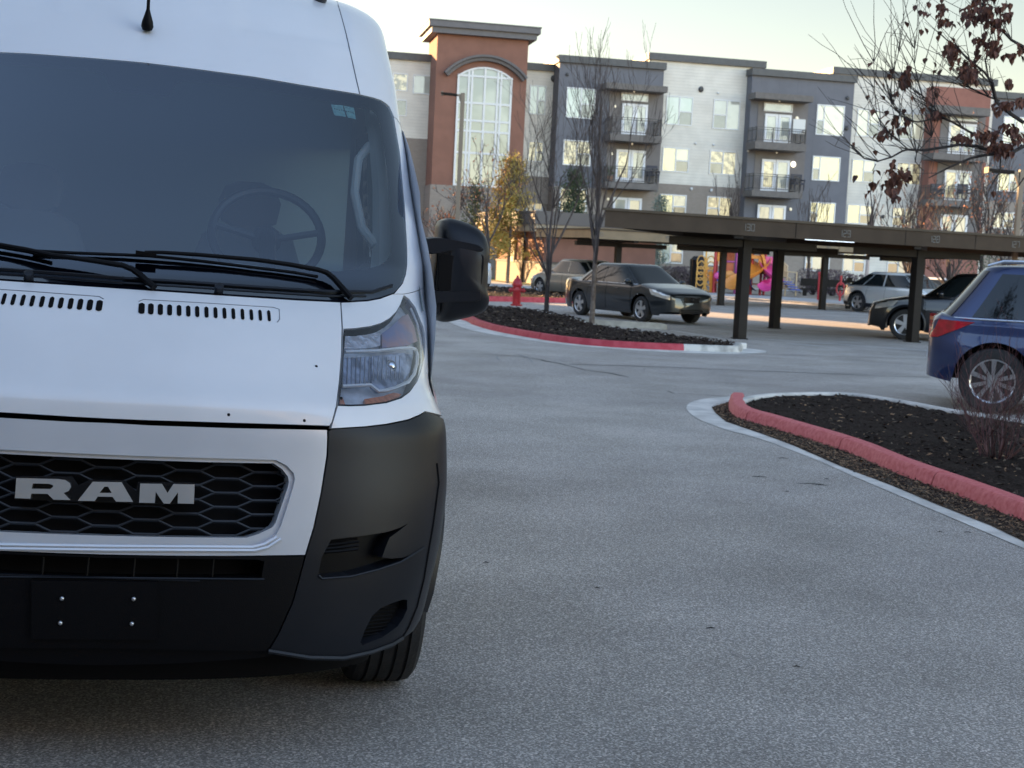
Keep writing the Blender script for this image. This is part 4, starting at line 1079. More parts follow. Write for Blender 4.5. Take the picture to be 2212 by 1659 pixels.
        if cladding:
            for c in (xf, xr):
                mb = MB(); mb.tube([Vector((c+(Ra+.01)*cos(a), sg*(side(c+(Ra+.01)*cos(a), .6)+.004), wr+(Ra+.01)*sin(a))) for a in [lerp(-.25, pi+.25, k/20) for k in range(21)]], .032, 5)
                mb.build('arch_trim', MT['trim'], r, True)
            patch('sill_trim', [(xr+Ra,gc+.01),(xf-Ra,gc+.01),(xf-Ra,gc+.16),(xr+Ra,gc+.16)], MT['trim'], sg, .012)
            patch('bumper_trim', [(-h2,gc+.08),(xr-Ra,gc+.03),(xr-Ra,gc+.16),(-h2,gc+.22)], MT['trim'], sg, .010)
    # nose
    zb = bottom-.14
    mb = MB(); wn = side(h2, .5)*.74
    mb.box(h2-.05, h2+.018, -wn*.62, wn*.62, zb-.16, zb-.02); mb.box(h2-.05, h2+.015, -wn*.95, wn*.95, gc+.07, gc+.18); mb.build('grille', MT['gloss_black'], r, bevel=.01)
    mb = MB(); mb.box(h2+.008, h2+.026, -wn*.62, wn*.62, zb-.03, zb-.012); mb.lathe([(.055,0),(.055,.012),(.035,.012),(.035,.004)], (h2+.015, 0, zb-.08), (1,0,0), 20); mb.box(h2+.014, h2+.024, -.052, .052, zb-.088, zb-.072); mb.build('grille_badge', MT['chrome'], r)
    mb = MB(); mb.box(-h2-.012, -h2+.04, -.28, .28, .58, .70); mb.build('number_plate', MT['white_paint'], r)
    if rails:
        for sg in (1, -1):
            mb = MB(); A = [Vector((x, sg*(W/2*.66), H-.02+dz)) for x, dz in ((cab[1]+.05,0),(cab[1]+.2,.05),(cab[2]-.25,.055),(cab[2]-.1,0))]
            mb.tube(crom(A, .1), .018, 6); mb.build('roof_rail', MT['alloy'], r, True)
    return r
m_hl = mat('car_headlight', (.55,.57,.58), .12, metal=.5, coat=1, vcol=(.75,.72,.66), vscale=12)
m_tl = mat('tail_light_red', (.42,.008,.02), .12, coat=1, var=.25, vscale=9)
def paintm(n, c, metal=.5, rough=.3): return mat(n, c, rough, metal=metal, coat=1, coatr=.03, var=.03, vscale=2)
p_grey = paintm('paint_charcoal', (.018,.024,.030)); p_olive = paintm('paint_bronze', (.34,.32,.27)); p_silver = paintm('paint_silver', (.66,.68,.67), .6)
p_black = paintm('paint_black', (.008,.008,.009), .2); p_white = paintm('paint_white', (.70,.71,.72), 0); p_blue = paintm('paint_blue', (.018,.034,.105), .45)
A_, B_ = G(1250, 680), G(1392, 696)
def place(rw, fwp, wb, fo, L, W=1.8):
    # from the near rear and near front wheel contact points: centre and heading
    d = (fwp-rw).normalized(); h = math.degrees(atan2(d.y, d.x)); mid = (rw+fwp)/2
    n_ = Vector((-d.y, d.x, 0))
    if n_.dot(mid) < 0: n_ = -n_     # away from the camera
    c = mid+n_*(W/2-.12)+d*(-(L/2-fo-wb/2))
    return c, h
c, h = place(A_, B_, 2.78, .98, 4.82)
car('charcoal sedan facing right, behind the second bare tree and left of the nearest carport post', 'car', c, h, p_grey, L=4.82, W=1.79, H=1.45, wb=2.80, fo=.98, wr=.325, cab=(-1.95,-1.0,.38,1.32), bottom=.84, hood=(.87,.99), deck=(1.0,1.03), belt=.93, spokes=5)
c = G(1168, 637.5); d = Vector((-.55,.83,0)).normalized(); n_ = Vector((-d.y,d.x,0)); n_ = n_ if n_.y > 0 else -n_
c = c-d*1.42+n_*.8; car('bronze sedan with bright window trim half hidden behind the charcoal sedan', 'car', c, math.degrees(atan2(d.y,d.x)), p_olive, L=4.8, wb=2.8, H=1.46)
rw = G(1852, 673.5); d = Vector((.56,-.83,0)).normalized(); n_ = Vector((-d.y,d.x,0)); n_ = n_ if n_.y > 0 else -n_
c = rw+d*1.42+n_*.82; car('silver electric crossover with black wheel arches and two-tone wheels, charging by the playground', 'car', c, math.degrees(atan2(d.y,d.x)), p_silver, L=4.68, W=1.88, H=1.55, wb=2.9, fo=.85, wr=.36, cab=(-2.25,-1.15,.55,1.55), belt=1.0, hood=(.86,1.02), deck=(1.08,1.08), rear='suv', cladding=True, spokes=5)
fwp = G(1950, 734); d = Vector((-.955,.295,0)).normalized(); n_ = Vector((-d.y,d.x,0)); n_ = n_ if n_.y > 0 else -n_
c = fwp-d*1.42+n_*.8; car('black crossover facing left behind the right carport post', 'car', c, math.degrees(atan2(d.y,d.x)), p_black, L=4.5, W=1.84, H=1.62, wb=2.65, fo=.86, wr=.36, cab=(-2.15,-1.75,.35,1.10), belt=1.03, hood=(.93,1.07), deck=(1.1,1.15), rear='suv', cladding=True)
c = G(2035, 672); d = Vector((.56,-.83,0)); car('white sedan whose pale roof shows between the silver and the black crossovers', 'car', (c.x+.4, c.y+1.2), math.degrees(atan2(d.y,d.x)), p_white, L=4.7, H=1.42)
c = Vector((-2.85, 58.5, 0)); d = Vector((-.55,.83,0)); car('white crossover almost hidden behind the van side mirror', 'car', (c.x, c.y), math.degrees(atan2(d.y,d.x)), p_white, L=4.6, W=1.85, H=1.66, wb=2.7, wr=.35, rear='suv', cab=(-2.15,-1.8,.4,1.2), belt=1.02, hood=(.94,1.06), deck=(1.12,1.15))
# blue crossover at the right edge, seen from its left rear side
rw = G(2138, 893); d = Vector((.955,-.296,0)).normalized(); n_ = Vector((-d.y,d.x,0)); n_ = n_ if n_.y > 0 else -n_
LB = 4.60; wbB = 2.90; foB = .96
c = rw+n_*.86+d*(foB+wbB-LB/2); hb = math.degrees(atan2(d.y,d.x))
car('blue crossover with red tail light and roof rails, behind the bare red shrub', 'car', c, hb, p_blue, L=LB, W=1.93, H=1.72, wb=wbB, fo=foB, wr=.375, gc=.27, cab=(-2.24,-1.73,.62,1.38), belt=1.06, hood=(1.0,1.12), deck=(1.16,1.14), rear='suv', rails=True, spokes=10, bottom=.80,
    tail=[(-LB/2+.0,.83),(-LB/2+.10,.84),(-LB/2+.60,1.085),(-LB/2+.0,1.10)], dwin=[(-.80,-.30),(-.27,.26),(.30,.90)], handlem=MT['chrome'])
# ================================================================== APARTMENT BUILDING
FYAW = radians(11.5); _q = AT(1450, 560, 90.0); FO = Vector((_q.x, _q.y, 0))
bld = empty('apartment_building', FO, FYAW)
tag(bld, 'long four-storey apartment building with grey siding, blue blocks and a brick-red entrance tower', 'building')
def floc(p):
    q = Vector(p)-FO; return Vector((q.x*cos(FYAW)+q.y*sin(FYAW), -q.x*sin(FYAW)+q.y*cos(FYAW), q.z))
FL0 = floc((0,0,EYE))
def fl(u, v, y=0.0):
    d = ray(u, v); e = Vector((d.x*cos(FYAW)+d.y*sin(FYAW), -d.x*sin(FYAW)+d.y*cos(FYAW), d.z))
    t = (y-FL0.y)/e.y; return FL0.x+e.x*t, FL0.z+e.z*t
def rect(u0, v0, u1, v1, y=0.0):
    # image rectangle: top-left, bottom-right corners, sheared by the roll of the camera
    um, vm = (u0+u1)/2, (v0+v1)/2
    a0 = fl(u0, vm, y)[0]; a1 = fl(u1, vm, y)[0]; z1 = fl(um, v0, y)[1]; z0 = fl(um, v1, y)[1]
    return a0, a1, z0, z1
ms = lap_mat('grey_siding', (.63,.605,.545), .19, .6, .70)
mblue = lap_mat('blue_panel', (.114,.118,.138), 1.22, .3, .78, 'X', .7, .03)
mtaupe = mat('taupe_stucco', (.16,.148,.145), .9, var=.06, vscale=2)
mtan = brick_mat('tan_stone', (.235,.20,.17), (.26,.225,.195), (.20,.175,.15), 2.4)
mred = mat('rust_stucco', (.205,.10,.072), .9, var=.06, vscale=1.5, bump=.2, bscale=12)
mred2 = mat('rust_stucco_dark', (.245,.11,.085), .9, var=.06, vscale=1.5)
mcap = mat('roof_trim', (.055,.058,.062), .5, var=.1)
mcor = mat('cornice_trim', (.105,.10,.105), .6, var=.06)
mframe = mat('window_frame', (.62,.63,.63), .5)
mslab = mat('balcony_slab', (.13,.118,.11), .8, var=.08)
mrail = mat('railing_metal', (.05,.05,.055), .4, metal=.5)
mdoor = mat('white_door', (.72,.73,.76), .5)
g_green = pane_mat('pane_blinds', (.40,.47,.41), (.46,.52,.47), 1.2)  # pale green reflected sky painted into the colour
g_yel = pane_mat('pane_curtain_lit', (.60,.54,.27), (.42,.40,.26), 2.2, .10)  # reflected sunlit trees painted in yellow, plus a weak glow
g_mix = pane_mat('pane_curtain', (.14,.125,.10), (.58,.49,.29), 3.2, .05)  # patchy warm reflections painted in, plus a faint glow
g_dark = pane_mat('pane_screen', (.115,.125,.12), (.14,.15,.145), 2)
g_grey = pane_mat('pane_blinds_grey', (.36,.37,.33), (.44,.45,.40), 1.2)  # greyer version of the painted sky reflection
g_cream = pane_mat('pane_cream', (.52,.50,.38), (.44,.43,.35), 1.6, .05)  # cream reflection painted in, plus a faint glow
def bx(name, a0, a1, y0, y1, z0, z1, m, parent=bld, bevel=0):
    mb = MB(); mb.box(a0, a1, y0, y1, z0, z1); return mb.build(name, m, parent, bevel=bevel)
DEEP = 16.0
YB, YT, YR = -.9, -2.0, -1.0
E_ = {}
def block(name, uL, uR, vT, m, y, zsplit=None, mlow=None, cap=True, ycap=.22, vref=300, capu=None, deep=None):
    a0 = fl(uL, vref, y)[0]; a1 = fl(uR, vref, y)[0]; z1 = fl((uL+uR)/2, vT, y)[1]; d = DEEP if deep is None else deep
    if zsplit is not None:
        bx(name, a0, a1, y, d, zsplit, z1, m); bx('stone_base', a0-.0, a1+.0, y, d, 0, zsplit, mlow)
    else: bx(name, a0, a1, y, d, 0, z1, m)
    if cap: bx('parapet_cap', a0-.1, a1+.1, y-ycap, d, z1, z1+.42, mcap)
    E_[name] = (a0, a1, z1); return a0, a1, z1
# edges follow the lean of the verticals, so measure them at mid height
zs = fl(1510, 401)[1]; zsL = fl(900, 299, .6)[1]
block('siding_wall', 740, 938, 127, ms, .6, zsL, mtan)
block('siding_wall', 1130, 1210, 153, ms, .6, fl(1170, 382, .6)[1], mtan)
block('siding_wall', 1393, 1640, 137.5, ms, 0, zs, mtan)
block('siding_wall', 1790, 2140, 172, ms, .15)
b1 = block('blue_block', 1201, 1426, 142, mblue, YB, fl(1310, 408, YB)[1], mtan)
b2 = block('blue_block', 1617, 1838, 170, mblue, YB, fl(1730, 498, YB)[1], mtan)
b3 = block('blue_block', 2137, 2330, 218, mblue, .3, fl(2180, 436, .3)[1], mtan)
block('siding_wall', 2330, 2600, 205, ms, 0, fl(2400, 450)[1], mtan)
block('rust_block', 2012, 2134, 190, mred2, YR, cap=False)
# tower
ta0 = fl(938, 250, YT)[0]; ta1 = fl(1134, 250, YT)[0]; tz = fl(1045, 80, YT)[1]
tb = fl(1000, 402, YT)[1]
TD = 1.6; tw = bx('tower', ta0, ta1, YT, TD, tb, tz, mred); bx('tower', ta0+.3, ta1-.3, TD, DEEP, tb, tz-3.2, mred2); bx('stone_base', ta0-.05, ta1+.05, YT-.06, DEEP, 0, tb, mtan)
for o, h0, h1 in ((.42, 0, .34), (.60, .34, .68)):
    bx('cornice', ta0-o, ta1+o, YT-o, TD+o, tz+h0, tz+h1+.0, mcor)
bx('cornice_edge', ta0-.64, ta1+.64, YT-.64, TD+.64, tz+.68, tz+.74, mcap)
# arched window, built as glass panel and a white grid
def archwin():
    y = YT-.03; L = fl(985, 250, y)[0]; Rr = fl(1103, 250, y)[0]; zb = fl(985, 401, y)[1]+.0; zsp = fl(1044, 167, y)[1]; zt = fl(1044, 145, y)[1]
    cx = (L+Rr)/2; hw = (Rr-L)/2; rise = zt-zsp; Rad = (hw*hw+rise*rise)/(2*rise)
    def za(x): return zt-Rad+sqrt(max(0, Rad*Rad-(x-cx)**2))
    xs = [lerp(L, Rr, i/24) for i in range(25)]
    # reveal so the window sits back in the wall
    mb = MB(); mb.add([(x, y, zb) for x in xs]+[(x, y, za(x)) for x in xs], [(i, i+1, 26+i, 25+i) for i in range(24)])
    zz = [fl(1044, v_, y)[1] for v_ in (166, 224, 262, 285, 332)]
    w = mb.build('arched_window', g_arch, bld)
    mb = MB(); m2 = MB()
    vx = [L+.05, lerp(L,Rr,.205), lerp(L,Rr,.265), lerp(L,Rr,.50), lerp(L,Rr,.735), lerp(L,Rr,.795), Rr-.05]
    for x in vx: mb.box(x-.06, x+.06, y-.07, y-.005, zb, za(x)-.02)
    for z in zz+[zb+.08]: mb.box(L, Rr, y-.065, y-.008, z-.06, z+.06)
    for a, b in zip(xs, xs[1:]): mb.beam((a, y-.05, za(a)-.05), (b, y-.05, za(b)-.05), .1, .1, (0,1,0))
    mb.build('mullion', mframe, w)
    mb = MB(); R = []
    for i in range(31):
        x = lerp(L-.75, Rr+.75, i/30); Ra2 = Rad+.55; h2 = zt-Rad+sqrt(max(0, Ra2**2-((x-cx)*Rad*1.0/(Rad))**2))
        sl = (x-cx)/Ra2; nx = sl; nz = sqrt(max(0, 1-sl*sl))
        R.append([Vector((x+nx*k, yy, h2+nz*k)) for k, yy in ((-.20,y),(-.20,y-.28),(-.04,y-.32),(.0,y-.48),(.13,y-.50),(.15,y))])
    mb.rings(R, True, True, True); mb.build('arch_hood', mcor, bld, 40)
    return L, Rr, zb
g_arch = pane_mat('tower_glass', (.17,.19,.16), (.29,.31,.26), .55)
L_, R_, zb_ = archwin()
# windows
def window(r, y, kind='L', pane=None, small=False, low=None, frac=.5, pane2=None):
    a0, a1, z0, z1 = r; f = .07; mb = MB(); yf = y-.05
    mb.box(a0, a1, yf, y+.03, z0, z0+f); mb.box(a0, a1, yf, y+.03, z1-f, z1); mb.box(a0, a0+f, yf, y+.03, z0+f, z1-f); mb.box(a1-f, a1, yf, y+.03, z0+f, z1-f)
    am = lerp(a0, a1, frac); zm = lerp(z0, z1, .48)
    if not small:
        mb.box(am-f*.6, am+f*.6, yf+.004, y+.03, z0+f, z1-f)
        if kind == 'L': mb.box(am+f*.6, a1-f, yf+.004, y+.03, zm-.04, zm+.04)
        else: mb.box(a0+f, am-f*.6, yf+.004, y+.03, zm-.04, zm+.04)
    w = mb.build('window', mframe, bld)
    yp = y-.015
    def pn(x0, x1, q0, q1, m):
        mb = MB(); mb.quad((x0, yp, q0), (x1, yp, q0), (x1, yp, q1), (x0, yp, q1)); mb.build('pane', m, w)
    if small: pn(a0+f, a1-f, z0+f, z1-f, pane); return w
    low = low or g_dark; p2 = pane2 or pane
    if kind == 'L':
        pn(a0+f, am-f*.6, z0+f, z1-f, pane); pn(am+f*.6, a1-f, z0+f, zm-.04, low); pn(am+f*.6, a1-f, zm+.04, z1-f, p2)
    else:
        pn(am+f*.6, a1-f, z0+f, z1-f, pane); pn(a0+f, am-f*.6, z0+f, zm-.04, low); pn(a0+f, am-f*.6, zm+.04, z1-f, p2)
    return w
W_ = [
 # left wing and link
 (848,158,881,197,.6,'S',g_mix), (892,162,934,204,.6,'S',g_grey), (845,215,879,251,.6,'S',g_dark),
 (1143,184,1179,248,.6,'L',g_green), (1140,305,1174,350,.6,'L',g_mix),(1136,430,1172,474,.6,'L',g_dark),
 # blue block 1
 (1223,190,1286,256,YB,'L',g_green), (1216,303,1276,358,YB,'L',g_mix), (1208,407,1267,458,YB,'L',g_mix),
 # grey bay A
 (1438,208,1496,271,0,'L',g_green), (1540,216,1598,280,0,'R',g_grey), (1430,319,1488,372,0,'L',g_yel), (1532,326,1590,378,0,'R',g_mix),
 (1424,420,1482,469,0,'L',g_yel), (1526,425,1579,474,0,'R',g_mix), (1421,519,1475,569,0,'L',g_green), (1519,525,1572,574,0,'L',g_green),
 # blue block 2
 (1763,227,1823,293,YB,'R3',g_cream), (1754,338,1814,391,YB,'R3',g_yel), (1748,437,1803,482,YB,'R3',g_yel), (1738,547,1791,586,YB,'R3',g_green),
 # grey bay B
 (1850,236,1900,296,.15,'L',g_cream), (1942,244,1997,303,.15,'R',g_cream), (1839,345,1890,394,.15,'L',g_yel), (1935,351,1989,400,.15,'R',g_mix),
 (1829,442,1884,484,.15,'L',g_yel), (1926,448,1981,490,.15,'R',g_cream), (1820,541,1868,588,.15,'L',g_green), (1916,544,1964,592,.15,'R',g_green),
 # far right
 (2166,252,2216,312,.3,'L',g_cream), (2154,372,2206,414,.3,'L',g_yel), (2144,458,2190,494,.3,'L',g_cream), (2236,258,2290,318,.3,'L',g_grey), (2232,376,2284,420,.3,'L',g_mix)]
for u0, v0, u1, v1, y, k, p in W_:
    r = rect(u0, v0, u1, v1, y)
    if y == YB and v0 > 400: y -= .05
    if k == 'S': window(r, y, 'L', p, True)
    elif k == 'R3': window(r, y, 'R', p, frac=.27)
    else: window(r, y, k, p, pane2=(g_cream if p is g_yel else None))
# balconies: (wall u0,u1), door, slab, rail
def balcony(y, wall, door, slab, railv, trans=None, canopy=None, dp=1.6, sideopen=True, stuff=0):
    if wall:
        a0, a1, z0, z1 = rect(*wall, y); bx('stucco_panel', a0, a1, y-.03, y+.1, z0, z1, mtaupe)
    yy = y-.05
    a0, a1, z0, z1 = rect(*door, yy); am = (a0+a1)/2; mb = MB(); f = .10
    for x0, x1 in ((a0, am-.015), (am+.015, a1)):
        mb.box(x0, x0+f*1.4, yy-.05, yy+.02, z0, z1); mb.box(x1-f*1.4, x1, yy-.05, yy+.02, z0, z1); mb.box(x0+f*1.4, x1-f*1.4, yy-.05, yy+.02, z1-f*1.5, z1); mb.box(x0+f*1.4, x1-f*1.4, yy-.05, yy+.02, z0, z0+f*2.5)
    d = mb.build('balcony_door', mdoor, bld)
    for x0, x1, p in ((a0, am-.015, g_mix if stuff else g_grey), (am+.015, a1, g_grey)):
        mb = MB(); mb.quad((x0+f, yy-.01, z0+f), (x1-f, yy-.01, z0+f), (x1-f, yy-.01, z1-f), (x0+f, yy-.01, z1-f)); mb.build('pane', p, d)
    if trans: window(rect(*trans, yy), yy, 'L', g_grey, True)
    if slab:
        a0, a1, z0, z1 = rect(*slab, y-dp); s = bx('balcony', a0, a1, y-dp, y, z0, z1, mslab)
        zr = fl((slab[0]+slab[2])/2, railv, y-dp)[1]
        P = [(a0+.08, y-.05), (a0+.08, y-dp+.08), (a1-.08, y-dp+.08), (a1-.08, y-.05)]
        mb = MB()
        for (x0, y0), (x1, y1) in zip(P, P[1:]):
            for z in (zr, zr-.12, z1+.12): mb.beam((x0, y0, z), (x1, y1, z), .045, .045)
            n = max(2, int(hypot(x1-x0, y1-y0)/1.05)); nb_ = int(hypot(x1-x0, y1-y0)/.13)
            for i in range(n+1): mb.beam((lerp(x0,x1,i/n), lerp(y0,y1,i/n), z1), (lerp(x0,x1,i/n), lerp(y0,y1,i/n), zr), .06, .06, (0,1,0))
            for i in range(nb_+1): mb.beam((lerp(x0,x1,i/nb_), lerp(y0,y1,i/nb_), z1+.12), (lerp(x0,x1,i/nb_), lerp(y0,y1,i/nb_), zr-.12), .016, .016, (0,1,0))
        mb.build('railing', mrail, s)
    if canopy:
        a0, a1, z0, z1 = rect(*canopy, y-1.3); bx('canopy', a0, a1, y-1.3, y, z0, z1, mslab)
balcony(YB, (1312,192,1428,412), (1343,224.5,1398,292), (1318,291,1430,306), 255, (1342,201,1400,219), (1310,182,1443,195))
balcony(YB-.03, None, (1330,324,1393,393), (1308,395,1421,408), 361, stuff=1)
balcony(YB-.1, None, (1323,427,1385,492), None, 0)
balcony(YB, (1632,212,1740,427), (1651,247,1708,310), (1631,308,1742,324), 277, (1650,223,1712,242), (1632,203,1758,216))
balcony(YB-.03, None, (1644,345,1704,414), (1624,413,1730,426), 377, stuff=1)
balcony(YB-.1, None, (1635,443,1696,500), None, 0)
balcony(YR, (2024,244,2120,500), (2048,267,2107,335), (2016,333,2132,347), 300, (2052,248,2112,262), (2020,230,2140,247), stuff=1)
balcony(YR-.03, None, (2038,368,2096,436), (2008,433,2124,446), 403, stuff=1)
balcony(YR-.03, None, (2030,464,2088,528), None, 0)
# wall lights, vents and fittings
m_lit = mat('wall_lamp', (.8,.75,.6), .5, emis=(1,.85,.6), estr=.06); m_fit = mat('wall_fitting', (.05,.05,.05), .6); m_fitw = mat('vent_cover', (.55,.56,.56), .6)
def fit(u, v, y, m, s=.14, nm='wall_fitting'):
    if m is m_lit or m is m_fitw: s *= .6
    a, z = fl(u, v, y); mb = MB(); mb.sphere((a, y-.06, z), s, 6, (1,.6,1.1)); mb.build(nm, m, bld, True)
fit(1828, 295-18, YB, m_fit); fit(1708,163+22,.0,m_fitw)
m_lit2 = mat('wall_lamp_on', (.8,.75,.6), .5, emis=(1,.88,.65), estr=.9)
fit(1713,355,YB,m_lit2,.16,'wall_lamp')
for u, v, y, m, s in ((1369,198,YB-.6,m_lit,.1),(1365,311,YB-.6,m_lit,.1),(1683,219,YB-.6,m_lit,.08),(1677,330,YB-.6,m_lit,.08),(1721,256,YB,m_lit,.2),(1707,452,YB-.05,m_lit,.16),(1514,193,0,m_fit,.17),(1551,201,0,m_fitw,.12),(1502,310,0,m_fitw,.13),(1541,313,0,m_fitw,.13),(1493,408,0,m_fitw,.16),(1536,411,0,m_fitw,.16),(1225,121+40,YB,m_fit,.1),(1196,170,.6,m_fit,.2),(1830,212,YB,m_fit,.12),(1627,204,YB,m_fitw,.14),(1615,326,YB,m_fitw,.12),(1606,421,YB,m_fitw,.12),(1328,230,YB,m_lit,.13),(1322,332,YB,m_lit,.13),(1313,430,YB-.05,m_lit,.13),(1907,468,.15,m_fit,.12),(2073,234,YR-.6,m_lit,.1),(2073,355,YR-.6,m_lit,.09)):
    fit(u, v, y, m, s, 'wall_lamp' if m is m_lit else 'wall_fitting')
a, z = fl(1165, 420, .5); bx('stone_panel', a-1.5, a+.9, .48, .6, fl(1165,440,.5)[1], fl(1165,405,.5)[1], mtan)
# ------------------------------------------------ things on the balconies
def on_bal(u, v, y, kind, lab, cat):
    a, z = fl(u, v, y); p = FO+Vector((a*cos(FYAW)-y*sin(FYAW), a*sin(FYAW)+y*cos(FYAW), z))
    r = empty(kind, p, FYAW); tag(r, lab, cat)
    if cat == 'chair':
        m = mat('patio_dark', (.03,.032,.05), .7); mb = MB(); mb.box(-.35,.35,-.3,.3,.36,.46); mb.build('seat', m, r)
        mb = MB(); mb.box(-.35,.35,.22,.32,.46,1.0); mb.build('backrest', m, r)
        for sx in (-1,1):
            for sy in (-1,1): mb = MB(); mb.box(sx*.31-.03,sx*.31+.03,sy*.26-.03,sy*.26+.03,0,.36); mb.build('leg', m, r)
            mb = MB(); mb.box(sx*.34-.04,sx*.34+.04,-.3,.3,.6,.66); mb.box(sx*.34-.03,sx*.34+.03,-.3,-.24,.46,.6); mb.build('armrest', m, r)
    else:
        mb = MB(); mb.lathe([(.16,0),(.2,.3),(.18,.3)], (0,0,0)); mb.build('pot', mat('pot', (.25,.14,.09), .8), r)
        mb = MB()
        for k in range(60):
            a_ = random.random()*6.28; h = random.uniform(.3,.8); c = Vector((cos(a_)*random.random()*.25, sin(a_)*random.random()*.25, h)); mb.add([c, c+Vector((.09,.02,.05)), c+Vector((.02,-.05,.12))], [(0,1,2)])
        mb.build('foliage', mat('pot_leaf', (.06,.09,.03), .8, var=.3), r)
on_bal(1409, 393, YB-.9, 'patio_chair', 'dark chair on the blue block balcony above the left carport end', 'chair')
on_bal(1722, 411, YB-.9, 'patio_chair', 'dark padded chair on the lower balcony of the middle blue block', 'chair')
on_bal(1318, 391, YB-.9, 'potted_plant', 'small potted plant at the left end of the lower left balcony', 'plant')
on_bal(2082, 431, YR-.9, 'patio_chair', 'dark chair on the lower balcony of the rust red block', 'chair')
on_bal(2024, 431, YR-.9, 'patio_chair', 'dark chair at the left end of the lower rust block balcony', 'chair')
a, z = fl(1724, 305, YB-1.0); p = FO+Vector((a*cos(FYAW)-(YB-1.0)*sin(FYAW), a*sin(FYAW)+(YB-1.0)*cos(FYAW), z))
r = empty('framed_panel', p, FYAW); tag(r, 'white rectangular board standing on the upper balcony of the middle blue block', 'board')
mb = MB(); mb.box(-.4,.4,-.02,.02,.45,1.35); mb.build('board', mat('board_white', (.6,.6,.58), .6), r)
for sx in (-.3,.3): mb = MB(); mb.box(sx-.02,sx+.02,-.02,.02,0,.45); mb.build('leg', m_fit, r)
# ================================================================== CARPORTS
def stencil_digits(txt, c, dx, h, mb, nrm):
    # seven-segment style stencilled stall numbers, as thin raised strokes
    seg = {'0':'abcdef','1':'bc','2':'abged','3':'abgcd','4':'fgbc','5':'afgcd','6':'afgedc','7':'abc','8':'abcdefg','9':'abcdfg'}
    w = h*.55; x0 = -len(txt)*w*.75+w*.2
    for i, ch in enumerate(txt):
        ox = x0+i*w*1.5
        pts = {'a':((0,h),(w,h)),'b':((w,h),(w,h/2)),'c':((w,h/2),(w,0)),'d':((0,0),(w,0)),'e':((0,0),(0,h/2)),'f':((0,h/2),(0,h)),'g':((0,h/2),(w,h/2))}
        for s_ in seg[ch]:
            (xa, za), (xb, zb) = pts[s_]; A = c+dx*(ox+xa)+Vector((0,0,za-h/2)); B = c+dx*(ox+xb)+Vector((0,0,zb-h/2))
            mb.tube([A, B], h*.065, 5)
m_num = mat('stencil_paint', (.16,.15,.135), .7)
def carport(name, label, p0, p1, ztop, depth, back, fas=.34, posts=(), num=(), bays=(), roofm=None, mfas=None, beamdz=.0, lights=(), rear=()):
    # p0,p1: ground points under the front fascia line; back: unit vector to the rear
    r = empty(name, ((p0.x+p1.x)/2, (p0.y+p1.y)/2, 0)); tag(r, label, 'carport'); O = Vector(r.location)
    d = (p1-p0).normalized(); L = (p1-p0).length
    def W3(a, b, z): return p0+d*a+back*b+Vector((0,0,z))-O
    def slab(nm, a0, a1, b0, b1, z0, z1, m, zt0=None):
        P = [W3(a0,b0,z0),W3(a1,b0,z0),W3(a1,b1,z0),W3(a0,b1,z0),W3(a0,b0,z1),W3(a1,b0,z1),W3(a1,b1,z1),W3(a0,b1,z1)]
        mb = MB(); mb.add(P, [(0,3,2,1),(4,5,6,7),(0,1,5,4),(1,2,6,5),(2,3,7,6),(3,0,4,7)]); return mb.build(nm, m, r)
    slab('roof', -.05, L+.05, -.05, depth+.05, ztop-.05, ztop, MT['roofdeck'] if roofm is None else roofm)
    mf = mfas or MT['steel_brown']
    f = slab('fascia', 0, L, 0, .06, ztop-fas, ztop-.052, mf); slab('fascia', 0, L, depth-.06, depth, ztop-fas, ztop-.052, mf)
    slab('fascia', -.0, .06, .062, depth-.062, ztop-fas+.02, ztop-.054, mf); slab('fascia', L-.06, L, .062, depth-.062, ztop-fas+.02, ztop-.054, mf)
    # ribs of the deck underneath
    for b in [depth*k/5 for k in (1,2,3,4)]: slab('purlin', .07, L-.07, b-.04, b+.04, ztop-.20, ztop-.055, mf)
    for P_, hw in posts:
        a = (P_-p0).dot(d); nb_ = Vector((-d.y, d.x, 0)); b = (P_-p0).dot(nb_)/back.dot(nb_); a = (P_-p0-back*b).dot(d); q = P_-O
        mb = MB(); mb.beam(q, q+Vector((0,0,ztop-.44)), .20*hw, .22*hw, d); mb.build('post', MT['steel_dark'], r, bevel=.01)
        slab('beam', a-.10, a+.10, .07, depth-.07, ztop-.44, ztop-.205, MT['steel_dark'])
        slab('beam', max(.1, a-1.9), min(L-.1, a+1.9), b-.1, b+.1, ztop-.60, ztop-.445, MT['steel_dark'])
        mb = MB(); mb.box(q.x-.16,q.x+.16,q.y-.16,q.y+.16,0,.02); mb.build('base_plate', MT['steel_dark'], r)
    for a in bays: slab('fascia_joint', a-.008, a+.008, -.004, -.001, ztop-fas, ztop-.053, MT['black'])
    for a, t in num:
        mb = MB(); stencil_digits(t, W3(a, -.006, ztop-fas*.55), d, fas*.36, mb, back); mb.build('stall_number', m_num, r)
    for a, b, l in lights:
        slab('light_strip', a, a+l, b-.06, b+.06, ztop-.30, ztop-.21, m_tube)
    return r
m_tube = mat('fluorescent_tube', (.8,.85,.9), .4, emis=(.75,.88,1), estr=.6)
def up(u, v, P0, d):     # where the pixel column meets the vertical plane through a ground line
    r_ = ray(u, v); n = Vector((-d.y, d.x, 0)); t = (P0-Vector((0,0,EYE))).dot(n)/r_.dot(n); return Vector((r_.x*t, r_.y*t, EYE+r_.z*t))
P1, P2, P3 = G(1597, 732), G(1970, 739), G(1672, 709.5)
dF = (P2-P1).normalized(); bF = Vector((.29, .957, 0))
f0 = P1-bF*1.2
a0 = up(1308, 452, f0, dF); a1 = up(2330, 517, f0, dF); zt = up(1612, 469, f0, dF).z
q0 = Vector((a0.x, a0.y, 0)); q1 = Vector((a1.x, a1.y, 0)); LF = (q1-q0).length
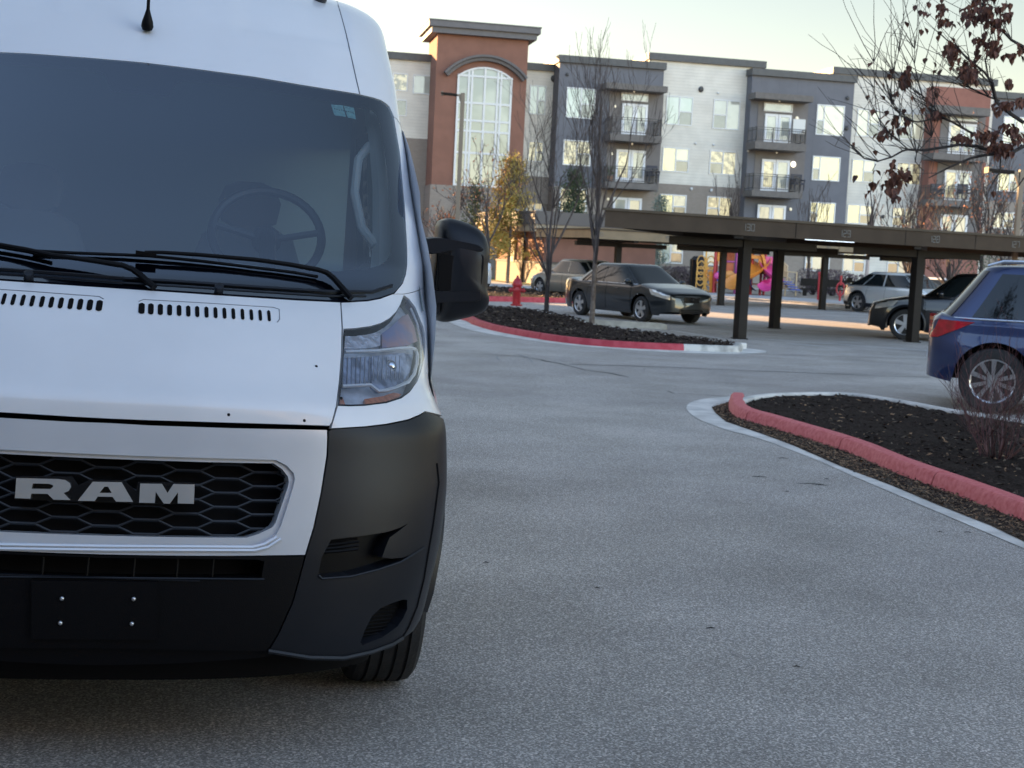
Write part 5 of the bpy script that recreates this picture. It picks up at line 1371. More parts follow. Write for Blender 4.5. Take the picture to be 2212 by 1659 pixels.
nums = [((up(u, v, f0, dF)-a0).dot(dF), t) for u, v, t in ((1618,481,'130'),(1826,494.5,'129'),(2019,507,'128'),(2193,518,'127'))]
jn = [((up(u, 490, f0, dF)-a0).dot(dF)) for u in (1720, 1958, 2110)]
carport('carport', 'long dark steel carport roof in front with stall numbers 130 to 127', q0, q1, zt, 8.2, bF, fas=.37, posts=[(P1,1),(P2,1),(P3,1)], num=nums, bays=jn,
        lights=[((up(1790,525,f0,dF)-a0).dot(dF)-1.2, 4.6, 1.5)])
R1, R2 = G(1556, 659.6), G(1775, 669); dR = Vector((cos(radians(20)), sin(radians(20)), 0)); bR = Vector((-dR.y, dR.x, 0)); R0 = R1-dR*4.3
f0 = R1-bR*1.6
a0 = up(1277, 490, f0, dR); a1 = up(2040, 540, f0, dR); zt = up(1500, 505, f0, dR).z
q0 = Vector((a0.x, a0.y, 0)); q1 = Vector((a1.x, a1.y, 0))
mf2 = mat('painted_steel_tan', (.16,.115,.065), .5, var=.1, vscale=2)
nums = [((up(u, 500, f0, dR)-a0).dot(dR), t) for u, t in ((1298,'20'),(1441,'19'),(1563,'18'),(1791,'16'))]
R3 = R1+dR*8.8
carport('carport', 'tan steel carport roof farther back, behind the charcoal sedan', q0, q1, zt, 5.4, bR, fas=.36, posts=[(R0,1),(R1,1),(R2-bR*.0,1),(R3,1)], num=nums, bays=[(up(1515,500,f0,dR)-a0).dot(dR), (up(1815,500,f0,dR)-a0).dot(dR)], mfas=mf2)

# ================================================================== SERVICE BUILDING with flat roof
gy = 72.0
gA = AT(1172, 600, gy); gB = AT(1412, 612, gy+2.2); gd = Vector((gB.x-gA.x, gB.y-gA.y, 0)).normalized(); gb = Vector((-gd.y, gd.x, 0))
gl_ = (Vector((gB.x, gB.y, 0))-Vector((gA.x, gA.y, 0))).length
gr_ = empty('service_building', (gA.x, gA.y, 0), atan2(gd.y, gd.x)); tag(gr_, 'low rust and stone garage building with an overhanging flat roof, left of the carports', 'building')
def gz(v, u=1250): return AT(u, v, gy+.9).z
mst = brick_mat('tan_block', (.25,.205,.15), (.29,.24,.18), (.19,.16,.13), 1.6)
z1 = gz(573); z2 = gz(505)
mb = MB(); mb.box(0, gl_, 0, 7, z1, z2); mb.build('rust_wall', mred, gr_)
mb = MB(); mb.box(-.06, gl_+.06, -.06, 7.06, 0, z1); mb.build('stone_wall', mst, gr_)
mb = MB(); mb.box(-.08, .9, -.10, .5, 0, z1+.1); mb.build('stone_pier', mst, gr_)
mb = MB(); mb.box(-.10, gl_+.08, -.10, 7.1, z1, z1+.10); mb.build('ledge', mslab, gr_)
mb = MB(); mb.box(-.9, gl_+.5, -1.0, 7.8, z2, z2+.35); mb.build('soffit', mat('soffit', (.32,.27,.2), .8), gr_)
mb = MB(); mb.box(-1.0, gl_+.6, -1.1, 7.9, z2+.35, z2+1.0); mb.build('roof', mat('flat_roof_edge', (.085,.075,.072), .6), gr_)
mb = MB(); mb.box(-.14, -.02, 2.6, 2.9, 0, z2); mb.build('downpipe', MT['steel_brown'], gr_)
mb = MB(); mb.box(-.12, -.02, 4.0, 4.6, z1, z2-.2); mb.build('wall_panel', mat('cream_panel', (.45,.38,.25), .7), gr_)

# ================================================================== STREET LAMPS
def lamp(u, vb, Y, vt, arm, lab, r0=.09):
    b = AT(u, vb, Y); t = AT(u+(vb-vt)*.0489+.0, vt, Y); h = t.z
    r = empty('street_lamp', (b.x, Y, 0)); tag(r, lab, 'lamp post', 'parking lot lamp posts')
    mp = mat('lamp_pole', (.16,.13,.10), .45, metal=.2)
    mb = MB(); mb.box(-r0, r0, -r0, r0, .5, h); mb.build('pole', mp, r, bevel=.02)
    mb = MB(); mb.cyl((0,0,0), (0,0,.55), .26, .26, 20); mb.build('base', MT['concrete'], r, 30)
    L = arm; mb = MB(); mb.beam((0,0,h-.55), (L*.16,0,h-.12), .08, .08); mb.beam((L*.1,0,h-.10), (L*.28,0,h-.10), .1, .08); mb.build('arm', mp, r)
    mb = MB(); mb.obox((L*.62,0,h-.08), (L*.72,0,.03), (0,.42,0), (0,0,.09)); mb.build('luminaire', MT['steel_dark'], r, bevel=.02)
    mb = MB(); mb.obox((L*.94,0,h-.06), (abs(L)*.09,0,0), (0,.38,0), (0,0,.16)); mb.build('sensor', mp, r)
    return r
lamp(988, 470, 62.0, 201, -.95, 'tall lamp post with one arm, standing in front of the entrance tower')
lamp(2199, 470, 40.0, 366, -1.0, 'lamp post at the right edge behind the leafy branches', .07)

# ================================================================== HYDRANT
hp = G(1115, 667); hy = empty('fire_hydrant', (hp.x, hp.y, HK-.03)); hy.scale = (1.0,)*3
tag(hy, 'red fire hydrant standing in the mulch left of the first bare tree', 'hydrant')
mb = MB(); mb.lathe([(.17,0),(.17,.04),(.12,.05),(.115,.5),(.125,.52),(.125,.56),(.155,.57),(.155,.60),(.14,.61),(.13,.68),(.09,.75),(.045,.79),(.04,.82),(.0,.82)], (0,0,0), (0,0,1), 24); mb.build('barrel', MT['redhyd'], hy, 40)
mb = MB(); mb.lathe([(.028,.80),(.032,.86),(.0,.87)], (0,0,0), (0,0,1), 5); mb.build('operating_nut', MT['redhyd'], hy)
for ax, rr, l in (((1,0,0),.055,.21),((-1,0,0),.055,.21),((0,-1,0),.075,.2)):
    mb = MB(); mb.lathe([(rr,.08),(rr,l-.05),(rr*1.25,l-.05),(rr*1.25,l),(rr*.5,l+.01),(rr*.4,l+.04),(0,l+.04)], (0,0,.44), ax, 12); mb.build('outlet_cap', MT['redhyd'], hy, 35)
mb = MB()
for k in range(8): a = pi*k/4; mb.cyl((cos(a)*.14, sin(a)*.14, .56), (cos(a)*.14, sin(a)*.14, .62), .014, .014, 6)
mb.build('flange_bolts', MT['redhyd'], hy)

# ================================================================== TREES
def grow(mbT, mbC, p, d, L, r, depth, maxd, rnd, up_=.25, spread=.5, nseg=4, leaf=None, minr=.006, kids_=(2,3), ratio=.72):
    pts = [p.copy()]; rad = [r]; q = p.copy(); dd = d.copy()
    for i in range(nseg):
        dd = (dd+Vector((rnd.uniform(-1,1), rnd.uniform(-1,1), rnd.uniform(-.6,1)))*.11+Vector((0,0,up_*.12))).normalized()
        q = q+dd*(L/nseg); pts.append(q.copy()); rad.append(max(minr, r*(1-.45*(i+1)/nseg)))
    (mbT if depth < 1 else mbC).tube(pts, rad, 6 if depth < 2 else (4 if depth < 3 else 3), caps=False)
    if depth >= maxd:
        if leaf: leaf(pts)
        return
    n = rnd.randint(*kids_)
    for k in range(n+ (2 if depth == 0 else 0)):
        i = rnd.randint(max(1, nseg-3), nseg); t = rnd.random()
        s = pts[i-1].lerp(pts[i], t) if k else pts[-1]; rr = rad[i]*.72
        a = rnd.uniform(0, 2*pi); o = dd.orthogonal().normalized(); o = o*cos(a)+dd.cross(o)*sin(a)
        nd = (dd*(1-.3*spread)+o*spread*rnd.uniform(.6, 1.2)+Vector((0,0,up_))).normalized()
        grow(mbT, mbC, s, nd, L*rnd.uniform(ratio-.12, ratio+.12), max(minr, rr), depth+1, maxd, rnd, up_, spread, nseg, leaf, minr, kids_, ratio)
def bare_tree(name, base, H, r, lab, seed, crown=None, group=None, trunkL=.34, spread=.5, up_=.3, maxd=5, mt=None, mc=None, minr=.006, kids_=(2,3), leafm=None, leafn=0, lean=(0,0)):
    rnd = random.Random(seed); rt = empty(name, base); tag(rt, lab, 'tree', group)
    mT, mC, mL = MB(), MB(), MB()
    def leaf(pts):
        for _ in range(leafn):
            if rnd.random() < .6:
                c = pts[-1]+Vector((rnd.uniform(-.15,.15), rnd.uniform(-.15,.15), rnd.uniform(-.2,.1))); s = rnd.uniform(.05,.11)
                a, b = Vector((rnd.uniform(-1,1), rnd.uniform(-1,1), rnd.uniform(-1,1))).normalized()*s, Vector((rnd.uniform(-1,1), rnd.uniform(-1,1), rnd.uniform(-1,1))).normalized()*s
                mL.add([c, c+a, c+a+b, c+b], [(0,1,2,3)])
    trunk = [Vector((0,0,0)), Vector((lean[0]*.3,0,H*trunkL*.5)), Vector((lean[0],lean[1],H*trunkL))]
    mT.tube([trunk[0]-Vector((0,0,.1))]+trunk, [r*1.35, r*1.15, r*.95, r*.85], 10, caps=False)
    n = 4
    for k in range(n):
        a = 2*pi*k/n+rnd.uniform(-.4,.4); s = trunk[2]-Vector((0,0,H*.04*k))
        d = Vector((cos(a)*spread*.75, sin(a)*spread*.75, 1)).normalized()
        grow(mT, mC, s, d, H*(.26 if k else .30), r*.62, 1, maxd, rnd, up_, spread, 4, leaf if leafn else None, minr, kids_)
    grow(mT, mC, trunk[2], Vector((rnd.uniform(-.1,.1),rnd.uniform(-.1,.1),1)), H*.3, r*.8, 1, maxd, rnd, up_, spread, 4, leaf if leafn else None, minr, kids_)
    mT.build('trunk', mt or MT['bark_dark'], rt, True); mC.build('crown', mc or MT['twig'], rt)
    if leafn: mL.build('leaves', leafm, rt)
    return rt
t1 = G(1180, 674); t2 = G(1278, 704); gz_ = HK-.05
bare_tree('bare_tree', (t1.x, t1.y, gz_), 6.3, .062, 'bare young tree just right of the red hydrant', 11, group='bare young trees on the far island', trunkL=.22, spread=.62, up_=.2, minr=.004, maxd=6)
bare_tree('bare_tree', (t2.x, t2.y, gz_), 5.9, .058, 'bare young tree with grey trunk in front of the charcoal sedan', 5, group='bare young trees on the far island', trunkL=.34, spread=.42, up_=.32, minr=.004, maxd=6, mt=MT['bark'])
m_pine = mat('pine_gold', (.27,.20,.04), .85, vcol=(.42,.30,.08), vscale=1.4); m_pine2 = mat('pine_dark', (.05,.07,.03), .85, var=.35, vscale=1.5)
def conifer(base, H, W, lab, seed, m, n=1500, sz=.22, name='pine_tree', zb=.12):
    rnd = random.Random(seed); rt = empty(name, base); tag(rt, lab, 'tree'); mb = MB()
    mb.tube([(0,0,-.1),(.04,0,H*.4),(0,.03,H*.92)], [W*.06, W*.04, .02], 7); mb.build('trunk', MT['bark'], rt, True)
    mb = MB(); nb = 46
    for b in range(nb):
        t = (b+.5)/nb; z = H*lerp(zb, .99, t); R_ = W*(1-t)**.75*rnd.uniform(.55, 1.1)+.12; a = rnd.uniform(0, 2*pi)
        tip = Vector((cos(a)*R_, sin(a)*R_, z+rnd.uniform(.0,.35)))
        for k in range(int(n/nb)):
            s = rnd.random()**.6; c = Vector((0,0,z)).lerp(tip, s)+Vector((rnd.gauss(0,1), rnd.gauss(0,1), rnd.gauss(0,1)))*(.10+.13*s)
            u_ = Vector((rnd.uniform(-1,1), rnd.uniform(-1,1), rnd.uniform(-.2,1))).normalized()*sz*rnd.uniform(.6,1.2); v_ = u_.orthogonal().normalized()*sz*.16
            mb.add([c, c+u_*.5+v_, c+u_, c+u_*.5-v_], [(0,1,2,3)])
    mb.build('crown', m, rt)
pb_ = AT(1096, 604, 73); conifer((pb_.x, 73, 0), 6.2, 1.7, 'golden sunlit pine tree behind the hydrant', 3, m_pine, 4800, .26, zb=.22)
pb_ = AT(1018, 604, 74); conifer((pb_.x, 74, 0), 4.9, 1.0, 'dark green conifer beside the golden pine', 4, m_pine2, 1500, .24)
pb_ = AT(1228, 600, 80); conifer((pb_.x, 80, 0), 6.2, 1.0, 'small dark conifer in front of the blue block window', 8, m_pine2, 2200, .26, zb=.5)
pb_ = AT(1421, 608, 84); conifer((pb_.x, 84, 0), 5.2, .55, 'narrow frosty grey conifer beside the stone wall', 9, mat('frosty_leaf', (.22,.24,.20), .9, vcol=(.10,.13,.09), vscale=2), 2200, .22, zb=.05)
m_rust = mat('rust_leaf', (.30,.10,.045), .8, vcol=(.42,.17,.08), vscale=3)
def bt(u, Y, H, lab, seed, n=0, **k):
    b = AT(u, 600, Y); bare_tree('bare_tree', (b.x, Y, 0), H, .09, lab, seed, leafn=n, leafm=m_rust, minr=.013, **k)
bt(1052, 70, 6.0, 'small tree with rust red leaves left of the golden pine', 21, 2, spread=.7)
bt(955, 78, 4.6, 'bare tree with a few red leaves below the entrance tower', 22, 1, spread=.8)
bt(1570, 84, 7.2, 'thin bare tree rising behind the tan carport, left of the middle blue block', 23, spread=.3, up_=.5, maxd=4)
bt(1745, 85, 6.8, 'bare tree in front of the middle blue block', 25, spread=.4, up_=.4, maxd=4)
bt(1963, 60, 5.4, 'dark bare tree behind the silver crossover', 26, spread=.6, trunkL=.3)
bt(2052, 57, 5.6, 'spreading tree with a few orange leaves behind the right carport post', 27, 1, spread=.85, trunkL=.25)
bt(2118, 70, 7.6, 'tall bare tree with orange tips in front of the rust block', 28, 1, spread=.5, up_=.3)
bt(2175, 66, 5.4, 'bushy tree with pinkish bare branches near the right lamp post', 29, 1, spread=.7)
bt(1872, 66, 3.9, 'pale leaning bare trunk right of the playground', 30, spread=.3, up_=.5, maxd=3, mt=mat('pale_bark', (.42,.36,.33), .8), trunkL=.8)
# far trees beyond the building roof line at the left and right edge
# shrubs along the building
m_shr = mat('shrub_twigs', (.075,.05,.055), .9, vcol=(.14,.10,.10), vscale=4)
def shrub(u, v, Y, w, h, lab, seed, m=None, grp='shrubs along the apartment wall', n=1100, sz=.12):
    rnd = random.Random(seed); b = AT(u, v, Y); rt = empty('shrub', (b.x, Y, 0)); tag(rt, lab, 'shrub', grp); mb = MB(); mc = MB()
    for k in range(26):
        a = rnd.uniform(0, 2*pi); e = Vector((cos(a)*w*rnd.uniform(.2,.9), sin(a)*w*rnd.uniform(.2,.7), h*rnd.uniform(.6,1))); mc.tube([(0,0,0), e*.5+Vector((0,0,.1)), e], [.03,.02,.01], 3, caps=False)
    for k in range(n):
        t = rnd.random()**.5; a = rnd.uniform(0, 2*pi); ph = rnd.random(); c = Vector((cos(a)*w*t*sqrt(1-ph*ph*.7), sin(a)*w*.7*t, .15+h*ph*.9))
        u_ = Vector((rnd.uniform(-1,1), rnd.uniform(-1,1), rnd.uniform(-.3,1))).normalized()*sz; v_ = u_.orthogonal().normalized()*sz*.3
        mb.add([c, c+u_*.5+v_, c+u_, c+u_*.5-v_], [(0,1,2,3)])
    mc.build('stems', MT['bark_dark'], rt); mb.build('foliage', m or m_shr, rt)
for i, (u, v, Y, w, h, lab) in enumerate(((1445,600,84,1.5,1.2,'dark shrub beside the narrow frosty conifer'),(1490,602,84,1.3,1.25,'dark shrub left of the ring climber'),(1757,610,78,1.3,1.5,'dark purple shrub left of the slim red play post'),(1798,612,78,1.4,1.5,'dark purple shrub between the slim red play post and the pale trunk'),(1838,612,76,1.3,1.3,'brown shrub left of the pale trunk'),(2020,620,72,1.5,1.3,'brown shrub above the white sedan'),(2138,620,70,2.0,2.8,'dark green bush near the right lamp post'))):
    shrub(u, v, Y, w, h, lab, 40+i, m_pine2 if i == 6 else None)
# bare red shrub on the near island
def twiggy(p, w, h, n, lab, seed, m, name='red_twig_shrub', rb=.0045):
    rnd = random.Random(seed); rt = empty(name, p); tag(rt, lab, 'shrub'); mb = MB()
    def br(q, d, L, r, k):
        pts = [q.copy()]; dd = d.copy(); x = q.copy()
        for i in range(4):
            dd = (dd+Vector((rnd.uniform(-1,1), rnd.uniform(-1,1), rnd.uniform(-.5,.7)))*.16).normalized(); x = x+dd*L/4; pts.append(x.copy())
        mb.tube(pts, [r, r*.85, r*.7, r*.55, r*.4], 3, caps=False)
        if k > 0:
            for _ in range(rnd.randint(3, 4)):
                i = rnd.randint(1, 4); br(pts[i], (dd+Vector((rnd.uniform(-1,1), rnd.uniform(-1,1), rnd.uniform(-.3,.8)))*.7).normalized(), L*rnd.uniform(.4,.7), r*.55, k-1)
    for _ in range(n):
        a = rnd.uniform(0, 2*pi); t = rnd.random(); br(Vector((cos(a)*w*.12, sin(a)*w*.12, 0)), Vector((cos(a)*t*w/h*1.1, sin(a)*t*w/h*1.1, 1)).normalized(), h*rnd.uniform(.45,.75), rb, 2)
    mb.build('branches', m, rt); return rt
m_redtw = mat('red_twig', (.085,.025,.028), .7, vcol=(.13,.06,.06), vscale=6); m_drytw = mat('dry_twig', (.12,.085,.07), .85, vcol=(.07,.045,.04), vscale=6)
b = G(2150, 985, HK-.03); twiggy((b.x, b.y, HK-.04), 1.0, .95, 36, 'bare dark red twiggy shrub in front of the blue crossover wheel', 50, m_redtw)
b = G(2190, 1010, HK-.03); twiggy((b.x+.25, b.y, HK-.04), .6, .72, 34, 'smaller brown bare shrub at the right edge of the near island', 51, m_drytw, 'dry_shrub')
b = G(2120, 930, HK-.03); twiggy((b.x, b.y, HK-.04), .65, .62, 22, 'low pale bare twigs behind the dark red shrub', 52, m_drytw, 'dry_shrub')
# ---------------------------------------------- leafy pear tree whose branches hang in at the upper right
TB = Vector((6.6, 13.6, 0)); pt = empty('leafy_tree', TB); tag(pt, 'tree at the right edge with hanging branches and clusters of dark brown leaves', 'tree')
mT, mC, mL = MB(), MB(), MB(); rnd = random.Random(99)
def tp(u, v, Y=13.5): return AT(u, v, Y)-TB
mT.tube([Vector((0,0,0)), Vector((.03,0,1.2)), Vector((0,.05,2.3)), Vector((.1,0,3.4)), Vector((0,0,5.2))], [.13,.105,.095,.075,.03], 10)
def limb(P, r0, r1, m=mC, Y=None, n=5):
    Q = crom([tp(*p) for p in P], .12); m.tube(Q, [.78*lerp(r0, r1, i/(len(Q)-1)) for i in range(len(Q))], n, caps=False); return Q
def F4(L, Y=13.5): return [(1828+.2977*x, .2977*y, Y+dy) for x, y, dy in L]
HUB = (2330, 395, 13.6)
def L4(L, r0, r1): return limb(F4(L), r0, r1)
limbs = []
limbs.append(limb([(2420,400,13.6),(2330,380,13.6)]+F4([(1290,1060,0),(1180,1120,-.1),(1060,1120,-.1),(900,1150,-.2),(760,1210,-.2),(600,1290,-.3)]), .045, .008, mT))
limbs.append(limb(F4([(1060,1100,0),(950,1060,-.1),(820,1050,-.1),(700,1070,-.2),(560,1090,-.2),(450,1085,-.2),(410,1095,-.3),(330,1140,-.3),(230,1170,-.3),(130,1150,-.35),(60,1090,-.4),(0,1010,-.4)]), .022, .005))
limbs.append(limb(F4([(1290,890,.1),(1200,830,.1),(1090,740,.1),(1060,600,0),(1000,520,0),(900,440,-.1),(840,380,-.1),(760,270,-.2)]), .026, .007))
limbs.append(limb(F4([(1290,340,.1),(1200,290,.1),(1130,220,0),(1040,170,0),(1000,60,0),(980,-60,0)]), .02, .008))
limbs.append(limb(F4([(1110,730,.2),(1030,700,.1),(900,640,.1),(800,600,0)]), .014, .005))
limbs.append(limb(F4([(920,970,0),(850,930,-.1),(760,880,-.1),(680,850,-.1),(640,780,-.2),(560,700,-.2),(470,640,-.2),(460,560,-.2)]), .016, .005))
limbs.append(limb(F4([(680,850,-.1),(600,870,-.1),(520,885,-.2),(450,870,-.2),(390,830,-.2),(340,760,-.3),(320,660,-.3),(340,520,-.3),(380,380,-.3),(440,240,-.3)]), .011, .004))
limbs.append(limb(F4([(450,1085,-.2),(390,1030,-.2),(310,960,-.3),(250,900,-.3),(220,820,-.3),(205,640,-.3),(200,450,-.35),(185,360,-.35)]), .009, .003))
limbs.append(limb(F4([(500,1180,-.2),(510,1110,-.2),(620,990,-.2),(640,900,-.2)]), .008, .004))
limbs.append(limb(F4([(330,1140,-.3),(240,1110,-.3),(150,1050,-.3),(80,960,-.35),(30,860,-.4)]), .006, .003))
limbs.append(limb(F4([(1120,1130,0),(1115,1250,0),(1060,1330,0),(1020,1420,0)]), .012, .004))
limbs.append(limb(F4([(1290,1290,0),(1250,1350,0),(1190,1400,0)]), .010, .004))
limbs.append(limb(F4([(560,1240,-.2),(500,1170,-.2),(495,1130,-.2)]), .006, .003)); limbs.append(limb(F4([(190,1240,-.3),(215,1190,-.3)]), .006, .004))
limbs.append(limb(F4([(640,780,-.2),(560,720,-.2),(520,600,-.2),(495,460,-.2),(500,260,-.2)]), .007, .003))
limbs.append(limb(F4([(1100,740,.1),(1040,600,.2),(1010,430,.2),(1090,330,.2),(1160,180,.2)]), .010, .004))
for k in range(170):
    Q = rnd.choice(limbs[:9]+limbs[14:]); i = rnd.randint(1, len(Q)-2); q = Q[i]; t = (Q[i+1]-Q[i]).normalized()
    d = (t*.5+Vector((rnd.uniform(-1.0,.35), rnd.uniform(-.6,.6), rnd.uniform(-.1,1.0)))).normalized(); pts = [q.copy()]; x = q.copy(); L = rnd.uniform(.3, .95)
    for _ in range(5): d = (d+Vector((rnd.uniform(-1,1), rnd.uniform(-1,1), rnd.uniform(-.5,.9)))*.17).normalized(); x = x+d*L/5; pts.append(x.copy())
    mC.tube(pts, [.005,.0042,.0035,.003,.0025,.002], 3, caps=False)
    if rnd.random() < .5:
        j = rnd.randint(1,4); e = pts[j]+Vector((rnd.uniform(-.3,.3), rnd.uniform(-.1,.1), rnd.uniform(-.1,.4))); mC.tube([pts[j], (pts[j]+e)/2+Vector((0,0,.03)), e], [.003,.0025,.002], 3, caps=False)
def leaf1(c, s, droop=1.0):
    # a small folded teardrop leaf hanging from its stalk
    a = rnd.uniform(0, 2*pi); tilt = rnd.uniform(.0, .9) if droop > .5 else rnd.uniform(.5, 2.2)
    dn = Vector((cos(a)*sin(tilt), sin(a)*sin(tilt), -cos(tilt))); sd_ = Vector((-sin(a+.4), cos(a+.4), rnd.uniform(-.3,.3))).normalized(); up2 = dn.cross(sd_)*.18
    P = [c, c+dn*s*.25+sd_*s*.36+up2*s, c+dn*s*.55+sd_*s*.34+up2*s, c+dn*s*1.05, c+dn*s*.55-sd_*s*.34+up2*s, c+dn*s*.25-sd_*s*.36+up2*s, c+dn*s*.5]
    mL.add(P, [(0,1,6),(1,2,6),(2,3,6),(3,4,6),(4,5,6),(5,0,6)])
SL = .078
clusters = [(690,110,30,90,22),(770,380,45,90,60),(700,60,35,30,8),(760,165,30,18,8),(885,520,65,80,75),(900,110,40,70,28),(990,60,60,90,44),(1050,110,60,90,34),(1110,170,30,70,20),(1170,90,40,70,18),(1060,330,50,80,34),(980,290,35,55,14),(1075,370,40,40,20),(1150,410,22,22,6),(1180,600,28,26,10),(1220,410,25,25,6),(1270,350,25,50,14),(950,400,20,30,6),
 (420,590,45,50,34),(448,520,16,34,8),(375,680,16,10,4),(250,990,55,30,16),(300,950,40,26,12),(345,880,24,38,12),(410,940,22,20,7),(445,870,16,30,6),(340,1250,40,60,26),(330,1340,50,60,36),(385,1290,45,60,26),(440,1270,26,50,12),(345,1440,28,18,8),(185,1340,16,45,8),(660,830,26,26,16),(840,1000,60,18,22),(900,1020,26,26,10),(1180,760,70,20,30),(1110,800,25,30,10),(1180,930,60,30,26),(1040,990,60,35,34),(1150,1080,80,60,60),(1080,1060,60,60,34),(1250,1000,40,50,22),(1270,740,40,30,20),(960,980,30,20,10),(640,660,10,30,5),(575,800,10,16,4),(80,1290,8,22,2),(210,1240,12,10,2)]
for cx, cy, sx_, sy_, n in clusters:
    for k in range(int(n*1.0)):
        x = cx+rnd.gauss(0, .5)*sx_; y = cy+rnd.gauss(0, .5)*sy_-12
        leaf1(tp(1828+.2977*x, .2977*y, 13.4+rnd.uniform(-.35,.35)), SL*rnd.uniform(.6, 1.1))
for x, y in ((185,465),(250,700),(160,700),(195,800),(300,810),(285,850),(428,800),(575,430),(500,45),(430,165),(540,80),(600,20),(575,95),(610,110),(545,220),(570,210),(830,65),(868,72),(838,130),(890,235),(925,285),(950,360),(675,262),(62,1040),(210,1100),(250,1310),(248,1350),(155,1410),(320,510),(318,545),(205,590),(265,605),(395,900),(380,960),(690,515),(630,460),(655,515),(490,700),(575,710),(590,740),(1070,1395),(800,165),(735,160),(1135,330),(1145,110),(960,130),(1000,230)):
    c = tp(1828+.2977*x, .2977*y-3, 13.4+rnd.uniform(-.3,.3)); leaf1(c, SL*.85)
    mC.tube([c, c+Vector((rnd.uniform(-.04,.04),0,.07))], [.0015,.002], 3, caps=False)
mT.build('trunk', MT['bark_dark'], pt, True); mC.build('branches', MT['bark_dark'], pt); mL.build('leaves', MT['brownleaf'], pt)
# ================================================================== PLAYGROUND
PY = 71.0
def Q7(x, y, Y=PY): return AT(1481+.1984*x, 411.4+.1984*y, Y)
pc = Q7(650, 1120); pg = empty('playground_structure', (pc.x, PY, 0)); PO = Vector(pg.location)
tag(pg, 'red, orange and purple play structure with slides in front of the apartment building', 'playground')
def PL(x, y, dy=0.0):
    p = Q7(x, y, PY+dy)-PO; return p
K_ = {n: mat('play_'+n, c, .45, var=.05, vscale=3, coat=.3) for n, c in dict(red=(.42,.02,.03), orange=(.70,.26,.03), yellow=(.70,.36,.07), blue=(.03,.08,.42), purple=(.30,.04,.22), pink=(.72,.08,.30), tan=(.55,.42,.25), white=(.7,.7,.7), brick=(.40,.07,.02)).items()}
for xt, xb, yt, yb, m, dy in ((330,302,612,1085,'red',-.6),(352,322,612,1092,'red',.9),(560,535,620,1060,'purple',-.6),(575,548,600,1040,'red',.9),(738,706,590,1120,'red',-.5),(720,700,590,1100,'blue',.9),(848,806,592,1142,'red',-.6),(890,846,595,1130,'red',.9)):
    a = PL(xt, yt, dy); b = PL(xb, yb, dy); mb = MB(); mb.cyl((b.x,dy,0), (b.x,dy,a.z), .065, .065, 12); mb.build('post', K_[m], pg, True)
    mb = MB(); mb.lathe([(.08,0),(.08,.05),(.05,.10),(0,.11)], (b.x,dy,a.z)); mb.build('post_cap', K_[m], pg, True)
def pnl(nm, x0, y0, x1, y1, m, dy=-.5, th=.06, lean=0):
    a = PL(x0, (y0+y1)/2, dy); b = PL(x1, (y0+y1)/2, dy); zt = PL((x0+x1)/2, y0, dy).z; zb = PL((x0+x1)/2, y1, dy).z
    mb = MB(); mb.box(a.x, b.x, dy-th/2, dy+th/2, zb, zt); return mb.build(nm, K_[m], pg, bevel=.02)
pnl('roof_panel', 345, 615, 390, 770, 'orange'); pnl('roof_panel', 450, 620, 535, 765, 'orange')
pnl('roof_panel', 395, 640, 445, 700, 'yellow', -.3); pnl('roof_panel', 575, 640, 612, 800, 'tan', -.3)
for k in range(7): pnl('railing_bar', 452+k*12, 640, 456+k*12, 765, 'red', -.56)
pnl('activity_panel', 430, 785, 525, 880, 'brick', -.55); pnl('panel_frame', 420, 765, 538, 785, 'purple', -.6)
p_ = pnl('activity_panel', 340, 885, 525, 990, 'blue', -.6)
c = PL(475, 938, -.66); mb = MB(); mb.lathe([(.30,0),(.30,.08),(.26,.10),(0,.10)], (c.x, -.62, c.z), (0,-1,0), 24); mb.build('steering_disc', K_['orange'], pg, 40)
for x in (345, 395): c = PL(x, 930, -.66); mb = MB(); mb.sphere((c.x, -.66, c.z), .17, 8, (1,.4,1)); mb.build('play_knob', K_['pink'], pg, True)
mb = MB(); a = PL(300, 1010, 0); b = PL(860, 1010, 0); mb.box(a.x, b.x, -.6, .9, PL(500,1000,0).z-.06, PL(500,1000,0).z); mb.build('deck', K_['brick'], pg)
mb = MB(); b0 = PL(700, 880, 0); b1 = PL(880, 880, 0); mb.box(b0.x, b1.x, -.5, .9, b0.z-.08, b0.z); mb.build('deck', K_['brick'], pg)
def slide(P, w, m, nm='slide', dep=.28):
    Q = crom([PL(*p) for p in P], .15); mb = MB(); R = []
    for i, q in enumerate(Q):
        t = Q[min(i+1, len(Q)-1)]-Q[max(i-1, 0)]; s_ = t.cross(Vector((0,0,1))).normalized(); n_ = s_.cross(t).normalized()
        ring = []
        for k in range(9):
            a = pi*k/8; ring.append(q+s_*cos(a)*w/2-n_*sin(a)*dep+n_*dep)
        for k in range(9):
            a = pi*(8-k)/8; ring.append(q+s_*cos(a)*(w/2-.04)-n_*sin(a)*(dep-.04)+n_*dep)
        R.append(ring)
    mb.rings(R, True, True, True); mb.build(nm, K_[m], pg, 50)
slide([(830,800,-.3),(790,880,-.9),(700,960,-1.4),(600,1000,-1.7),(540,1040,-1.9),(505,1085,-2.0)], 1.0, 'orange', dep=.36)
